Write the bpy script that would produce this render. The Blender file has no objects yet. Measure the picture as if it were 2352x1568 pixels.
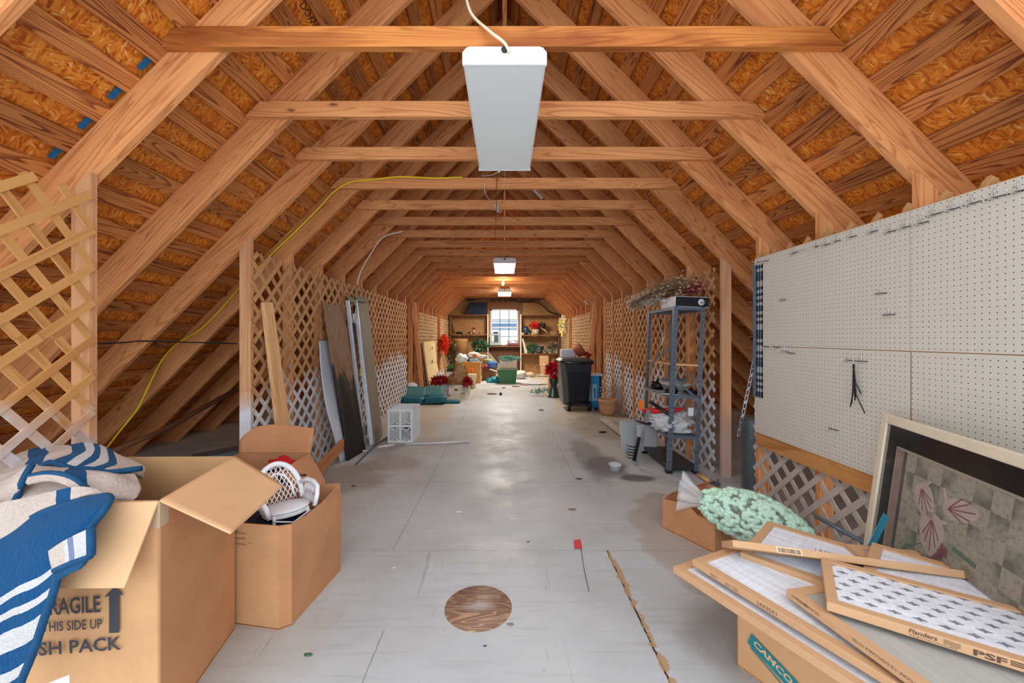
import bpy, bmesh, math, random
from mathutils import Vector, Matrix, noise
C = bpy.context.scene.collection
R = math.radians
# ------------------------------------------------------------------ camera, light, exposure
F = 903.0; VX = 1159.0; VY = 774.0; CAMZ = 1.335
cam_d = bpy.data.cameras.new('camera'); cam = bpy.data.objects.new('camera', cam_d); C.objects.link(cam)
cam.location = (0, 0, CAMZ); cam.rotation_euler = (R(90), 0, 0)
cam_d.sensor_width = 36.0; cam_d.lens = F / 2352 * 36.0
cam_d.shift_x = (1176 - VX) / 2352; cam_d.shift_y = -(784 - VY) / 2352
cam_d.clip_start = 0.05; cam_d.clip_end = 200
bpy.context.scene.camera = cam
world = bpy.data.worlds.new('sky'); bpy.context.scene.world = world
world.use_nodes = True
bg = world.node_tree.nodes['Background']
bg.inputs[0].default_value = (0.84, 0.92, 1.0, 1); bg.inputs[1].default_value = 1.55
vs = bpy.context.scene.view_settings
vs.view_transform = 'Standard'; vs.look = 'None'; vs.gamma = 1; vs.use_curve_mapping = False
vs.exposure = 0.80
bpy.context.scene.cycles.max_bounces = 10
bpy.context.scene.cycles.diffuse_bounces = 4
def lamp(name, kind, loc, power, color=(1, 1, 1), **kw):
    d = bpy.data.lights.new(name, kind); d.energy = power; d.color = color
    for k, v in kw.items(): setattr(d, k, v)
    o = bpy.data.objects.new(name, d); C.objects.link(o); o.location = loc
    return o

# ------------------------------------------------------------------ helpers
def at(px, py, d=None, z=None):
    "pixel of the photo + depth (or height) -> point in the room"
    if d is None: d = F * (CAMZ - z) / (py - VY)
    return Vector(((px - VX) * d / F, d, CAMZ - (py - VY) * d / F))
def fl(px, py, z=0.0): return at(px, py, z=z)
V = Vector
WM = {}                                  # world matrix of each parent
def wm(o): return WM.get(o.name, Matrix.Identity(4))
def S(c):
    return tuple(((x / 255) / 12.92 if x / 255 <= 0.04045 else ((x / 255 + 0.055) / 1.055) ** 2.4) for x in c) + (1,)
ORD = ['', 'first', 'second', 'third', 'fourth', 'fifth', 'sixth', 'seventh', 'eighth', 'ninth', 'tenth', 'eleventh', 'twelfth',
       'thirteenth', 'fourteenth', 'fifteenth', 'sixteenth', 'seventeenth', 'eighteenth', 'nineteenth', 'twentieth',
       'twenty-first', 'twenty-second', 'twenty-third', 'twenty-fourth', 'twenty-fifth', 'twenty-sixth', 'twenty-seventh',
       'twenty-eighth', 'twenty-ninth', 'thirtieth', 'thirty-first', 'thirty-second']
def tag(o, label=None, cat=None, group=None, kind=None):
    if label: o['label'] = label
    if cat: o['category'] = cat
    if group: o['group'] = group
    if kind: o['kind'] = kind
    return o
def thing(name, label, cat, loc=(0, 0, 0), rz=0.0, group=None, rot=None):
    o = bpy.data.objects.new(name, None); o.empty_display_size = 0.05; C.objects.link(o)
    e = rot if rot else (0, 0, rz)
    o.location = loc; o.rotation_euler = e
    from mathutils import Euler
    WM[o.name] = Matrix.Translation(V(loc)) @ Euler(e).to_matrix().to_4x4()
    return tag(o, label, cat, group)
rnd = random.Random(7)
class MB:
    "collects geometry; uv: u runs along the grain in metres"
    def __init__(s):
        s.bm = bmesh.new(); s.uv = s.bm.loops.layers.uv.new('grain')
    def _map(s, faces, ax, off):
        for f in faces:
            n = f.normal if f.normal.length > 0 else V((0, 0, 1))
            side = ax.cross(n)
            if side.length < 0.3:
                side = V((0, 0, 1)) if abs(ax.z) < 0.9 else V((1, 0, 0)); a2 = side.cross(n).normalized() * .15
            else: a2 = ax
            side = side.normalized()
            for l in f.loops:
                c = l.vert.co
                l[s.uv].uv = (c.dot(a2) + off[0], c.dot(side) + off[1])
    def prism(s, pts, vec, ax=None, smooth=False):
        pts = [V(p) for p in pts]; vec = V(vec)
        a = [s.bm.verts.new(p) for p in pts]; b = [s.bm.verts.new(p + vec) for p in pts]
        fs = [s.bm.faces.new(a[::-1]), s.bm.faces.new(b)]
        n = len(a)
        for i in range(n): fs.append(s.bm.faces.new((a[i], a[(i + 1) % n], b[(i + 1) % n], b[i])))
        for f in fs: f.normal_update(); f.smooth = False
        nn = (pts[1] - pts[0]).cross(pts[2] - pts[1])
        if nn.dot(vec) < 0:
            for f in fs: f.normal_flip()
        if ax is None:
            ax = max(((pts[(i + 1) % n] - pts[i]) for i in range(n)), key=lambda q: q.length)
        s._map(fs, V(ax).normalized(), (rnd.random() * 30, rnd.random() * 30))
        return fs
    def box(s, c, size, m=None):
        c = V(c); x, y, z = [q / 2 for q in size]
        M3 = m if m else Matrix.Identity(3)
        ps = [c + M3 @ V(p) for p in ((-x, -y, -z), (x, -y, -z), (x, y, -z), (-x, y, -z))]
        ax = M3 @ V([(1, 0, 0), (0, 1, 0), (0, 0, 1)][max(range(3), key=lambda i: size[i])])
        return s.prism(ps, M3 @ V((0, 0, 2 * z)), ax)
    def bx(s, x0, x1, y0, y1, z0, z1):
        return s.box(((x0 + x1) / 2, (y0 + y1) / 2, (z0 + z1) / 2), (x1 - x0, y1 - y0, z1 - z0))
    def bar(s, p0, p1, w, t, up=(0, 0, 1)):
        "board from p0 to p1, w along the side direction, t along up"
        p0, p1 = V(p0), V(p1); d = (p1 - p0).normalized(); sd = d.cross(V(up)).normalized(); u = sd.cross(d)
        a, b = sd * w / 2, u * t / 2
        return s.prism([p0 - a - b, p0 + a - b, p0 + a + b, p0 - a + b], p1 - p0, d)
    def tube(s, pts, r, n=8, cap=True, smooth=True):
        pts = [V(p) for p in pts]; rs = r if isinstance(r, (list, tuple)) else [r] * len(pts)
        rings = []; prev = None
        for i, p in enumerate(pts):
            d = (pts[min(i + 1, len(pts) - 1)] - pts[max(i - 1, 0)]).normalized()
            if prev is None:
                q = V((0, 0, 1)) if abs(d.z) < 0.9 else V((1, 0, 0)); a = d.cross(q).normalized()
            else:
                a = (prev - d * prev.dot(d))
                a = a.normalized() if a.length > 1e-6 else d.orthogonal().normalized()
            prev = a; b = d.cross(a)
            rings.append([s.bm.verts.new(p + (a * math.cos(t) + b * math.sin(t)) * rs[i]) for t in [2 * math.pi * k / n for k in range(n)]])
        L = 0
        for i in range(len(rings) - 1):
            L2 = L + (pts[i + 1] - pts[i]).length
            for k in range(n):
                f = s.bm.faces.new((rings[i][k], rings[i][(k + 1) % n], rings[i + 1][(k + 1) % n], rings[i + 1][k])); f.smooth = smooth
                for l, uvc in zip(f.loops, ((L, k / n), (L, (k + 1) / n), (L2, (k + 1) / n), (L2, k / n))): l[s.uv].uv = (uvc[0], uvc[1] * 6.28 * rs[i])
            L = L2
        if cap:
            s.bm.faces.new(rings[0][::-1]); s.bm.faces.new(rings[-1])
    def cyl(s, p0, p1, r, n=16, r2=None): s.tube([p0, p1], [r, r if r2 is None else r2], n)
    def lathe(s, prof, c=(0, 0, 0), n=24, M=None, a0=0, a1=2 * math.pi):
        "prof: list of (radius, z)"
        c = V(c); rings = []
        full = abs(a1 - a0 - 2 * math.pi) < 1e-6
        m = n if full else n + 1
        for r, z in prof:
            rings.append([s.bm.verts.new(c + ((M @ V((r * math.cos(a0 + (a1 - a0) * k / n), r * math.sin(a0 + (a1 - a0) * k / n), z))) if M else V((r * math.cos(a0 + (a1 - a0) * k / n), r * math.sin(a0 + (a1 - a0) * k / n), z)))) for k in range(m)])
        for i in range(len(rings) - 1):
            for k in range(n):
                k2 = (k + 1) % m
                try:
                    f = s.bm.faces.new((rings[i][k], rings[i][k2], rings[i + 1][k2], rings[i + 1][k])); f.smooth = True
                    for l, q in zip(f.loops, ((k, i), (k + 1, i), (k + 1, i + 1), (k, i + 1))): l[s.uv].uv = (q[0] / n, prof[q[1]][1])
                except ValueError: pass
    def blob(s, c, rad, sub=2, amp=0.0, fr=3.0, seed=0, M=None):
        r = bmesh.ops.create_icosphere(s.bm, subdivisions=sub, radius=1.0)
        for v in r['verts']:
            k = 1 + amp * noise.noise(v.co * fr + V((seed * 3.1, seed, 0)))
            p = V((v.co.x * rad[0], v.co.y * rad[1], v.co.z * rad[2])) * k
            v.co = (M @ p if M else p) + V(c)
            for f in v.link_faces: f.smooth = True
    def grid(s, rows, nu=24, nv=24, amp=0.0, fr=6.0, seed=0, smooth=True):
        "smooth surface through a grid of control points"
        def cr(a, b, c, d, t):
            return 0.5 * ((2 * b) + (-a + c) * t + (2 * a - 5 * b + 4 * c - d) * t * t + (-a + 3 * b - 3 * c + d) * t ** 3)
        def line(ps, t):
            n = len(ps) - 1; x = min(t * n, n - 1e-6); i = int(x); g = lambda j: ps[max(0, min(n, j))]
            return cr(g(i - 1), g(i), g(i + 1), g(i + 2), x - i)
        rows = [[V(p) for p in r] for r in rows]
        vv = []
        for j in range(nv + 1):
            ps = [line([r[k] for r in rows], j / nv) for k in range(len(rows[0]))]
            row = []
            for i in range(nu + 1):
                p = line(ps, i / nu)
                if amp: p = p + amp * noise.noise_vector(p * fr + V((seed, seed, 0)))
                row.append(s.bm.verts.new(p))
            vv.append(row)
        for j in range(nv):
            for i in range(nu):
                f = s.bm.faces.new((vv[j][i], vv[j][i + 1], vv[j + 1][i + 1], vv[j + 1][i])); f.smooth = smooth
                for l, q in zip(f.loops, ((i, j), (i + 1, j), (i + 1, j + 1), (i, j + 1))): l[s.uv].uv = (q[0] / nu, q[1] / nv)
        return [[v.co.copy() for v in r] for r in vv]
    def build(s, name, mat, parent=None, world=False, M=None, solid=0, sub=0, bevel=0, label=None):
        "parent given: verts are in the parent's space (or the room's, world=True)"
        if M is not None: W = M
        elif parent is not None: W = wm(parent)
        else:
            cs = [v.co for v in s.bm.verts]
            W = Matrix.Translation(V(((min(c.x for c in cs) + max(c.x for c in cs)) / 2, (min(c.y for c in cs) + max(c.y for c in cs)) / 2, min(c.z for c in cs))))
        if world or parent is None or M is not None: s.bm.transform(W.inverted())
        me = bpy.data.meshes.new(name); s.bm.to_mesh(me); s.bm.free()
        o = bpy.data.objects.new(name, me); C.objects.link(o)
        if mat: me.materials.append(mat)
        if parent is not None:
            o.parent = parent; o.matrix_local = wm(parent).inverted() @ W
        else: o.matrix_local = W
        WM[o.name] = W.copy()
        if solid:
            m = o.modifiers.new('solid', 'SOLIDIFY'); m.thickness = solid; m.offset = 0
        if bevel:
            m = o.modifiers.new('bevel', 'BEVEL'); m.width = bevel; m.segments = 2; m.limit_method = 'ANGLE'
        if sub:
            m = o.modifiers.new('sub', 'SUBSURF'); m.levels = sub; m.render_levels = sub
        if label: o['label'] = label
        return o
def copy_tree(o, parent=None):
    c = o.copy(); C.objects.link(c); c.parent = parent
    WM[c.name] = wm(o)
    for ch in [q for q in bpy.data.objects if q.parent == o]: copy_tree(ch, c)
    return c
def move(o, loc, rz=None, label=None, M=None):
    if M is not None: o.matrix_local = M; WM[o.name] = M.copy()
    else:
        o.location = loc
        if rz is not None: o.rotation_euler = (0, 0, rz)
        WM[o.name] = Matrix.Translation(V(loc)) @ Matrix.Rotation(o.rotation_euler.z, 4, 'Z')
    if label: o['label'] = label
    return o
def words(txt, origin, xdir, ydir, height, mat, parent, ext=0.0004, bold=0.0, name='printed_text', width=None, shear=0):
    "flat lettering lying on a surface: origin = lower left corner, xdir reading direction, ydir up of the letters"
    cu = bpy.data.curves.new('letters', 'FONT'); cu.body = txt; cu.size = 1.0; cu.extrude = 0.0; cu.offset = bold; cu.shear = shear; cu.resolution_u = 2
    t = bpy.data.objects.new('letters', cu); C.objects.link(t)
    bpy.context.view_layer.update()
    me = bpy.data.meshes.new_from_object(t.evaluated_get(bpy.context.evaluated_depsgraph_get()))
    C.objects.unlink(t); bpy.data.objects.remove(t)
    xs = [v.co.x for v in me.vertices]; ys = [v.co.y for v in me.vertices]
    k = height / 0.72
    kx = k if width is None else width / (max(xs) - min(xs))
    x = V(xdir).normalized(); y = V(ydir); y = (y - x * y.dot(x)).normalized(); n = x.cross(y)
    W = Matrix.Translation(V(origin) + n * ext) @ Matrix((x, y, n)).transposed().to_4x4()
    for v in me.vertices: v.co = V(((v.co.x - min(xs)) * kx, v.co.y * k, 0))
    me.materials.clear(); me.materials.append(mat)
    o = bpy.data.objects.new(name, me); C.objects.link(o); o.parent = parent
    o.matrix_local = wm(parent).inverted() @ W
    WM[o.name] = W
    return o

# ------------------------------------------------------------------ materials
MC = {}
class NT:
    def __init__(s, name, rough=0.6, spec=0.5, metal=0.0, trans=0.0, alpha=1.0, ior=1.45):
        s.m = bpy.data.materials.new(name); s.m.use_nodes = True; s.t = s.m.node_tree; s.b = s.t.nodes['Principled BSDF']
        s.b.inputs['Roughness'].default_value = rough; s.b.inputs['Metallic'].default_value = metal
        s.b.inputs['Specular IOR Level'].default_value = spec; s.b.inputs['Transmission Weight'].default_value = trans
        s.b.inputs['Alpha'].default_value = alpha; s.b.inputs['IOR'].default_value = ior
    def n(s, typ, ins=None, **kw):
        nd = s.t.nodes.new(typ)
        for k, v in kw.items(): setattr(nd, k, v)
        for k, v in (ins or {}).items():
            if hasattr(v, 'is_output') or isinstance(v, bpy.types.NodeSocket): s.t.links.new(v, nd.inputs[k])
            else: nd.inputs[k].default_value = v
        return nd
    def math(s, op, a, b=0.0, c=None, clamp=False):
        i = {0: a, 1: b}
        if c is not None: i[2] = c
        return s.n('ShaderNodeMath', i, operation=op, use_clamp=clamp).outputs[0]
    def mix(s, f, a, b, mode='MIX'):
        nd = s.n('ShaderNodeMix', {0: f, 6: a, 7: b}, data_type='RGBA', blend_type=mode); return nd.outputs[2]
    def ramp(s, f, stops):
        nd = s.n('ShaderNodeValToRGB', {0: f}); e = nd.color_ramp.elements
        while len(e) < len(stops): e.new(0.5)
        for q, (p, c) in zip(e, stops): q.position = p; q.color = c if len(c) == 4 else tuple(c) + (1,)
        return nd.outputs[0]
    def noise(s, vec, scale, detail=2, rough=0.5, dist=0.0):
        return s.n('ShaderNodeTexNoise', {'Vector': vec, 'Scale': scale, 'Detail': detail, 'Roughness': rough, 'Distortion': dist}).outputs[0]
    def map(s, vec, scale=(1, 1, 1), loc=(0, 0, 0), rot=(0, 0, 0)):
        return s.n('ShaderNodeMapping', {'Vector': vec, 'Scale': scale, 'Location': loc, 'Rotation': rot}).outputs[0]
    def uv(s): return s.n('ShaderNodeUVMap', uv_map='grain').outputs[0]
    def obj(s): return s.n('ShaderNodeTexCoord').outputs['Object']
    def rand(s): return s.n('ShaderNodeObjectInfo').outputs['Random']
    def col(s, c): s.t.links.new(c, s.b.inputs['Base Color']); return s
    def bump(s, h, strength=0.3, dist=0.002):
        nd = s.n('ShaderNodeBump', {'Height': h, 'Strength': strength, 'Distance': dist}); s.t.links.new(nd.outputs[0], s.b.inputs['Normal'])
def plain(name, c, rough=0.6, var=0.12, scale=8.0, metal=0.0, spec=0.5, trans=0.0, alpha=1.0, bump=0.0):
    if name in MC: return MC[name]
    t = NT(name, rough, spec, metal, trans, alpha)
    f = t.noise(t.obj(), scale, 3)
    c = S(c); lo = tuple(x * (1 - var) for x in c[:3]) + (1,); hi = tuple(min(1, x * (1 + var)) for x in c[:3]) + (1,)
    t.col(t.ramp(f, [(0.3, lo), (0.7, hi)]))
    if bump: t.bump(t.noise(t.obj(), scale * 6, 3), bump)
    MC[name] = t.m; return t.m
def wood(name, light, dark, ring=11.0, tone=0.25, knot=0.55, rough=0.62, paint=None, stain=0.0, streak=0.5):
    if name in MC: return MC[name]
    t = NT(name, rough, 0.35); uv = t.uv()
    base = t.noise(t.map(uv, (0.5, 8.0, 1)), 1.0, 2.0, 0.4, 0.5)
    g = t.math('FRACT', t.math('MULTIPLY', base, ring))
    lines = t.ramp(g, [(0.0, (0, 0, 0)), (0.5, (.1, .1, .1)), (0.86, (1, 1, 1)), (0.97, (0, 0, 0))])
    fib = t.noise(t.map(uv, (3, 160, 1)), 1.0, 2, 0.6)
    f = t.math('ADD', t.math('MULTIPLY', lines, streak), t.math('MULTIPLY', fib, 0.35))
    big = t.noise(t.map(uv, (0.9, 3, 1)), 1.0, 2)
    f = t.math('ADD', f, t.math('MULTIPLY', t.math('SUBTRACT', big, 0.5), 0.9), clamp=True)
    c = t.mix(f, S(light), S(dark))
    # knots
    vn = t.n('ShaderNodeTexVoronoi', {'Vector': t.map(uv, (3.2, 8.0, 1)), 'Scale': 1.0}); vo = vn.outputs['Distance']
    vo2 = t.math('ADD', vo, t.math('MULTIPLY', t.math('SUBTRACT', t.noise(t.map(uv, (30, 30, 1)), 1.0), 0.5), 0.07))
    sel = t.math('GREATER_THAN', t.n('ShaderNodeSeparateColor', {0: vn.outputs['Color']}).outputs[0], 0.48)
    k = t.math('MULTIPLY', sel, t.ramp(vo2, [(0.0, (1, 1, 1)), (0.06, (.9, .9, .9)), (0.11, (.15, .15, .15)), (0.2, (0, 0, 0))]))
    c = t.mix(t.math('MULTIPLY', k, knot), c, S((70, 34, 20)))
    if stain:
        st = t.noise(t.map(uv, (1.3, 5, 1)), 1.0, 3, 0.5, 0.6)
        sm = t.ramp(st, [(0.48, (0, 0, 0)), (0.62, (1, 1, 1))])
        c = t.mix(t.math('MULTIPLY', sm, stain), c, S((120, 48, 14)))
    r = t.rand()
    tn = t.math('ADD', t.math('MULTIPLY', r, tone), 1 - tone / 2)
    c = t.mix(1.0, c, t.n('ShaderNodeCombineColor', {0: tn, 1: tn, 2: tn}).outputs[0], 'MULTIPLY')
    if paint:
        zc, col = paint
        z = t.n('ShaderNodeSeparateXYZ', {0: t.obj()}).outputs[2]
        nz = t.noise(t.obj(), 1.7, 3, 0.6)
        e = t.math('ADD', t.math('SUBTRACT', zc, z), t.math('MULTIPLY', t.math('SUBTRACT', nz, 0.5), 1.1))
        pm = t.ramp(e, [(0.0, (0, 0, 0)), (0.22, (1, 1, 1))])
        pm = t.math('MULTIPLY', pm, t.ramp(t.noise(t.obj(), 22, 3), [(0.3, (.72, .72, .72)), (0.6, (1, 1, 1))]))
        c = t.mix(pm, c, S(col))
    t.col(c); t.bump(f, 0.15, 0.001)
    MC[name] = t.m; return t.m
PINE = wood('pine', (228, 160, 102), (158, 82, 40), 17, 0.2, 0.75)
PINE_O = wood('pine_orange', (212, 136, 68), (150, 72, 28), 14, 0.1, 0.7, stain=0.6)
BATTEN = wood('pine_batten', (206, 134, 74), (108, 48, 22), 22, 0.45, 0.5, streak=0.8)
LATH = wood('lath', (200, 152, 102), (160, 108, 66), 5, 0.12, 0.2, paint=(1.0, (212, 214, 220)))
LATH_N = wood('lath_near', (206, 152, 92), (168, 110, 56), 5, 0.12, 0.2, paint=(1.13, (210, 216, 224)))
LATH_L = wood('lath_pale', (214, 184, 142), (184, 148, 104), 5, 0.1, 0.1, paint=(0.35, (215, 215, 215)))
LATH_G = wood('lath_grey', (212, 164, 112), (176, 124, 78), 5, 0.1, 0.2, paint=(1.75, (196, 184, 176)))
POST = wood('post_painted', (218, 164, 118), (178, 118, 78), 8, 0.1, 0.5, paint=(1.02, (210, 214, 222)))
POST_P = wood('post_pink', (216, 164, 124), (188, 132, 98), 8, 0.1, 0.6, paint=(0.62, (196, 166, 152)))
PLY = wood('plywood', (206, 146, 84), (150, 86, 38), 7, 0.08, 0.3)
OLDWOOD = wood('old_wood', (150, 104, 66), (110, 70, 42), 9, 0.15, 0.2)
DARKWOOD = wood('dark_wood', (110, 70, 48), (70, 40, 28), 9, 0.2, 0.4)
GREYWOOD = wood('grey_wood', (150, 136, 118), (112, 98, 82), 8, 0.1, 0.2)
FRESH = wood('fresh_pine', (230, 184, 130), (190, 130, 84), 9, 0.05, 0.0)
def osb(name, a, b, c_, sc=1.0):
    t = NT(name, 0.55, 0.4); uv = t.uv(); wv = t.n('ShaderNodeMixRGB')
    uvd = t.n('ShaderNodeVectorMath', {0: uv, 1: t.n('ShaderNodeVectorMath', {0: t.n('ShaderNodeTexNoise', {'Vector': uv, 'Scale': 3.0}).outputs[1], 1: (.06, .06, 0)}, operation='MULTIPLY').outputs[0]}, operation='ADD').outputs[0]
    cols = None
    for i, (rot, sx, sy) in enumerate(((0.5, 12, 60), (-0.6, 14, 66), (1.7, 11, 54))):
        v = t.n('ShaderNodeTexVoronoi', {'Vector': t.map(uvd, (sx * sc, sy * sc, 1), (i * 3.3, i * 1.7, 0), (0, 0, rot)), 'Scale': 1.0})
        # mapping rotates after scaling: use a pre-rotated copy
        pr = t.map(uvd, (1, 1, 1), (0, 0, 0), (0, 0, rot)); v.inputs['Vector'].default_value = (0, 0, 0)
        t.t.links.new(t.map(pr, (sx * sc, sy * sc, 1)), v.inputs['Vector'])
        h = t.n('ShaderNodeSeparateColor', {0: v.outputs['Color']}).outputs[0]
        q = t.ramp(h, [(0.0, S(c_)), (0.35, S(b)), (0.7, S(a)), (0.9, S(a)), (1.0, S((244, 190, 110)))])
        cols = q if cols is None else t.mix(t.ramp(t.noise(t.map(uv, (1, 1, 1), (i * 7, 0, 0)), 9 * sc, 2), [(0.45, (0, 0, 0)), (0.55, (1, 1, 1))]), cols, q)
    big = t.noise(uv, 0.9, 2)
    cols = t.mix(t.ramp(big, [(0.35, (0, 0, 0)), (0.7, (.45, .45, .45))]), cols, S(c_))
    t.col(cols); MC[name] = t.m; return t.m
OSB = osb('osb_orange', (232, 146, 52), (208, 112, 28), (160, 74, 16), 1.9)
OSB_W = osb('osb_wall', (196, 152, 100), (180, 130, 78), (150, 100, 58), 1.6)
def cardboard(name, c, dk=0.84, flute=0):
    t = NT(name, 0.75, 0.25)
    o = t.obj(); f = t.noise(o, 5, 4, 0.6)
    c = S(c); lo = tuple(x * dk for x in c[:3]) + (1,)
    k = t.ramp(t.math('ADD', t.math('MULTIPLY', f, .6), t.math('MULTIPLY', t.noise(o, 220, 3, .8), .4)), [(0.38, lo), (0.6, c)])
    sc_ = t.ramp(t.noise(t.map(o, (5, 5, 9)), 1.0, 5, .75), [(.69, (0, 0, 0)), (.74, (1, 1, 1))])
    k = t.mix(t.math('MULTIPLY', sc_, .45), k, S((206, 196, 190)))
    if flute:
        w = t.n('ShaderNodeTexWave', {'Vector': t.uv(), 'Scale': flute, 'Distortion': 0.3}, bands_direction='X').outputs[1]
        k = t.mix(t.math('MULTIPLY', w, 0.12), k, tuple(x * 0.6 for x in c[:3]) + (1,))
        t.bump(w, 0.1, 0.001)
    t.col(k); MC[name] = t.m; return t.m
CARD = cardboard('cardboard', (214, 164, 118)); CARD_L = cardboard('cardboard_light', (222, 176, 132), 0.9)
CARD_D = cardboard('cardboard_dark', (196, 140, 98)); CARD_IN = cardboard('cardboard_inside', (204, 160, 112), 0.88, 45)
INK = plain('ink', (62, 62, 70), 0.6, 0.05)
WHITE = plain('white_plastic', (226, 228, 230), 0.4, 0.04)
WHITE_M = plain('white_metal', (232, 234, 240), 0.35, 0.02)
STEEL = plain('steel_bluegrey', (96, 108, 122), 0.4, 0.1, metal=0.3)
GALV = plain('galvanised', (170, 176, 182), 0.35, 0.15, metal=0.8)
ALU = plain('aluminium', (206, 212, 222), 0.35, 0.08, metal=0.35)
BLACK = plain('black_plastic', (26, 27, 31), 0.4, 0.15)
NAVY = plain('navy', (30, 38, 60), 0.8, 0.2, 30)
RED = plain('red_plastic', (206, 30, 34), 0.45, 0.1)
REDLEAF = plain('red_leaf', (160, 22, 34), 0.6, 0.35, 40)
ORLEAF = plain('orange_leaf', (226, 66, 22), 0.6, 0.3, 40)
GREENLEAF = plain('green_leaf', (58, 100, 66), 0.6, 0.35, 40)
PALELEAF = plain('silver_green_leaf', (120, 168, 156), 0.6, 0.3, 40)
TEAL = plain('teal_cushion', (14, 92, 108), 0.5, 0.12, 12)
# ------------------------------------------------------------------ the attic shell
K = 2.03; Y0 = 1.96; SP = 0.61; YW = 14.50; YB = 0.55
def ty(n): return Y0 + SP * (n - 1)
def struct(name, mb, mat, parent=None, **kw):
    o = mb.build(name, mat, parent, **kw)
    if parent is None: o['kind'] = 'structure'
    return o
def floor_mat():
    t = NT('floor_paint', 0.4, 0.35); P = t.n('ShaderNodeTexCoord').outputs['Object']
    sp = t.n('ShaderNodeSeparateXYZ', {0: P}); x, y = sp.outputs[0], sp.outputs[1]
    n1 = t.noise(P, 0.9, 4, 0.55); n2 = t.noise(t.map(P, (2.2, 34, 1)), 1.0, 3, 0.6); n3 = t.noise(P, 9, 4, 0.6)
    c = t.ramp(n1, [(0.25, S((168, 167, 165))), (0.5, S((188, 190, 191))), (0.75, S((198, 201, 201)))])
    c = t.mix(t.math('MULTIPLY', t.ramp(n2, [(0.52, (0, 0, 0)), (0.72, (1, 1, 1))]), 0.22), c, S((130, 126, 120)))
    c = t.mix(t.math('MULTIPLY', t.ramp(n3, [(0.55, (0, 0, 0)), (0.7, (1, 1, 1))]), 0.14), c, S((205, 207, 210)))
    # worn, tan areas along the sides
    ax = t.math('ABSOLUTE', t.math('ADD', x, t.math('MULTIPLY', t.math('SUBTRACT', n1, 0.5), 1.6)))
    side = t.ramp(ax, [(0.0, (0, 0, 0)), (0.85, (0, 0, 0)), (1.0, (1, 1, 1))])
    farm = t.ramp(t.math('MULTIPLY', y, 0.05), [(0.22, (0, 0, 0)), (0.36, (1, 1, 1))])
    tan = t.math('MULTIPLY', t.math('MULTIPLY', side, t.math('ADD', farm, 0.25, clamp=True)), 0.6)
    c = t.mix(tan, c, S((190, 170, 136)))
    # stains
    def spot(cx, cy, rx, ry, col, f, c, edge=0.35):
        dx = t.math('DIVIDE', t.math('SUBTRACT', x, cx), rx); dy = t.math('DIVIDE', t.math('SUBTRACT', y, cy), ry)
        d = t.math('SQRT', t.math('ADD', t.math('MULTIPLY', dx, dx), t.math('MULTIPLY', dy, dy)))
        d = t.math('ADD', d, t.math('MULTIPLY', t.math('SUBTRACT', t.noise(P, 4, 3), 0.5), 0.8))
        return t.mix(t.math('MULTIPLY', t.ramp(d, [(1 - edge, (1, 1, 1)), (1.0, (0, 0, 0))]), f), c, S(col))
    c = spot(1.05, 4.1, 0.24, 0.42, (80, 78, 80), 0.65, c)
    c = spot(0.95, 4.4, 0.2, 0.9, (118, 116, 118), 0.6, c)
    c = spot(1.25, 3.72, 0.2, 0.12, (70, 68, 70), 0.8, c)
    c = spot(1.3, 2.6, 0.42, 0.75, (150, 128, 112), 0.55, c, 0.12)
    c = spot(1.22, 2.6, 0.36, 0.66, (176, 166, 158), 0.7, c, 0.12)
    c = spot(1.1, 1.75, 0.36, 0.3, (128, 118, 112), 0.5, c)
    c = spot(-1.55, 3.7, 0.5, 0.5, (142, 126, 104), 0.6, c)
    c = spot(-1.2, 4.2, 0.35, 0.35, (150, 130, 104), 0.5, c)
    c = spot(1.4, 5.9, 0.5, 0.9, (140, 120, 98), 0.5, c)
    sc = t.ramp(t.math('ABSOLUTE', t.math('ADD', x, t.math('MULTIPLY', t.math('SUBTRACT', t.noise(P, 1.6, 3), .5), .6))), [(.12, (1, 1, 1)), (.42, (0, 0, 0))])  # bluish-white window reflection painted into the aisle colour, broken up like scuffs
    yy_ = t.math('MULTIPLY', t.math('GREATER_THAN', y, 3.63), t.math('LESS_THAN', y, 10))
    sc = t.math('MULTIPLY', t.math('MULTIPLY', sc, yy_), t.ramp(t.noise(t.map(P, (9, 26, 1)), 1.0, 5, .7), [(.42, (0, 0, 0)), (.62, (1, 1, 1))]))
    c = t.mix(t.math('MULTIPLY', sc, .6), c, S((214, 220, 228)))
    # sheet joints
    nn = t.math('MULTIPLY', t.math('SUBTRACT', t.noise(P, 30, 2), 0.5), 0.012)
    def line(co, pos, w, lo=None, hi=None, oth=None):
        d = t.math('ABSOLUTE', t.math('SUBTRACT', t.math('ADD', co, nn), pos)); m = t.math('LESS_THAN', d, w)
        if lo is not None: m = t.math('MULTIPLY', m, t.math('MULTIPLY', t.math('GREATER_THAN', oth, lo), t.math('LESS_THAN', oth, hi)))
        return m
    for args in ((x, -0.70, 0.002, 2.46, 30, y), (y, 3.63, 0.003), (y, 2.46, 0.0015), (x, 0.66, 0.002, 3.63, 9, y), (y, 4.85, 0.003), (y, 6.07, 0.004), (x, -0.55, 0.0018, 0, 1.8, y)):
        c = t.mix(t.math('MULTIPLY', line(*args), 0.7), c, S((96, 88, 80)))
    # the open, splintered joint
    c = t.mix(line(x, 0.64, 0.0045, 0, 2.46, y), c, S((70, 46, 30)))
    d = t.math('ABSOLUTE', t.math('SUBTRACT', x, 0.65))
    near = t.ramp(t.math('ADD', t.math('MULTIPLY', d, 9), t.noise(P, 13, 3, 0.6)), [(0.57, (1, 1, 1)), (0.62, (0, 0, 0))])
    near = t.math('MULTIPLY', near, t.math('LESS_THAN', y, 2.47))
    c = t.mix(t.math('MULTIPLY', near, 0.85), c, S((178, 140, 96)))
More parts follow.
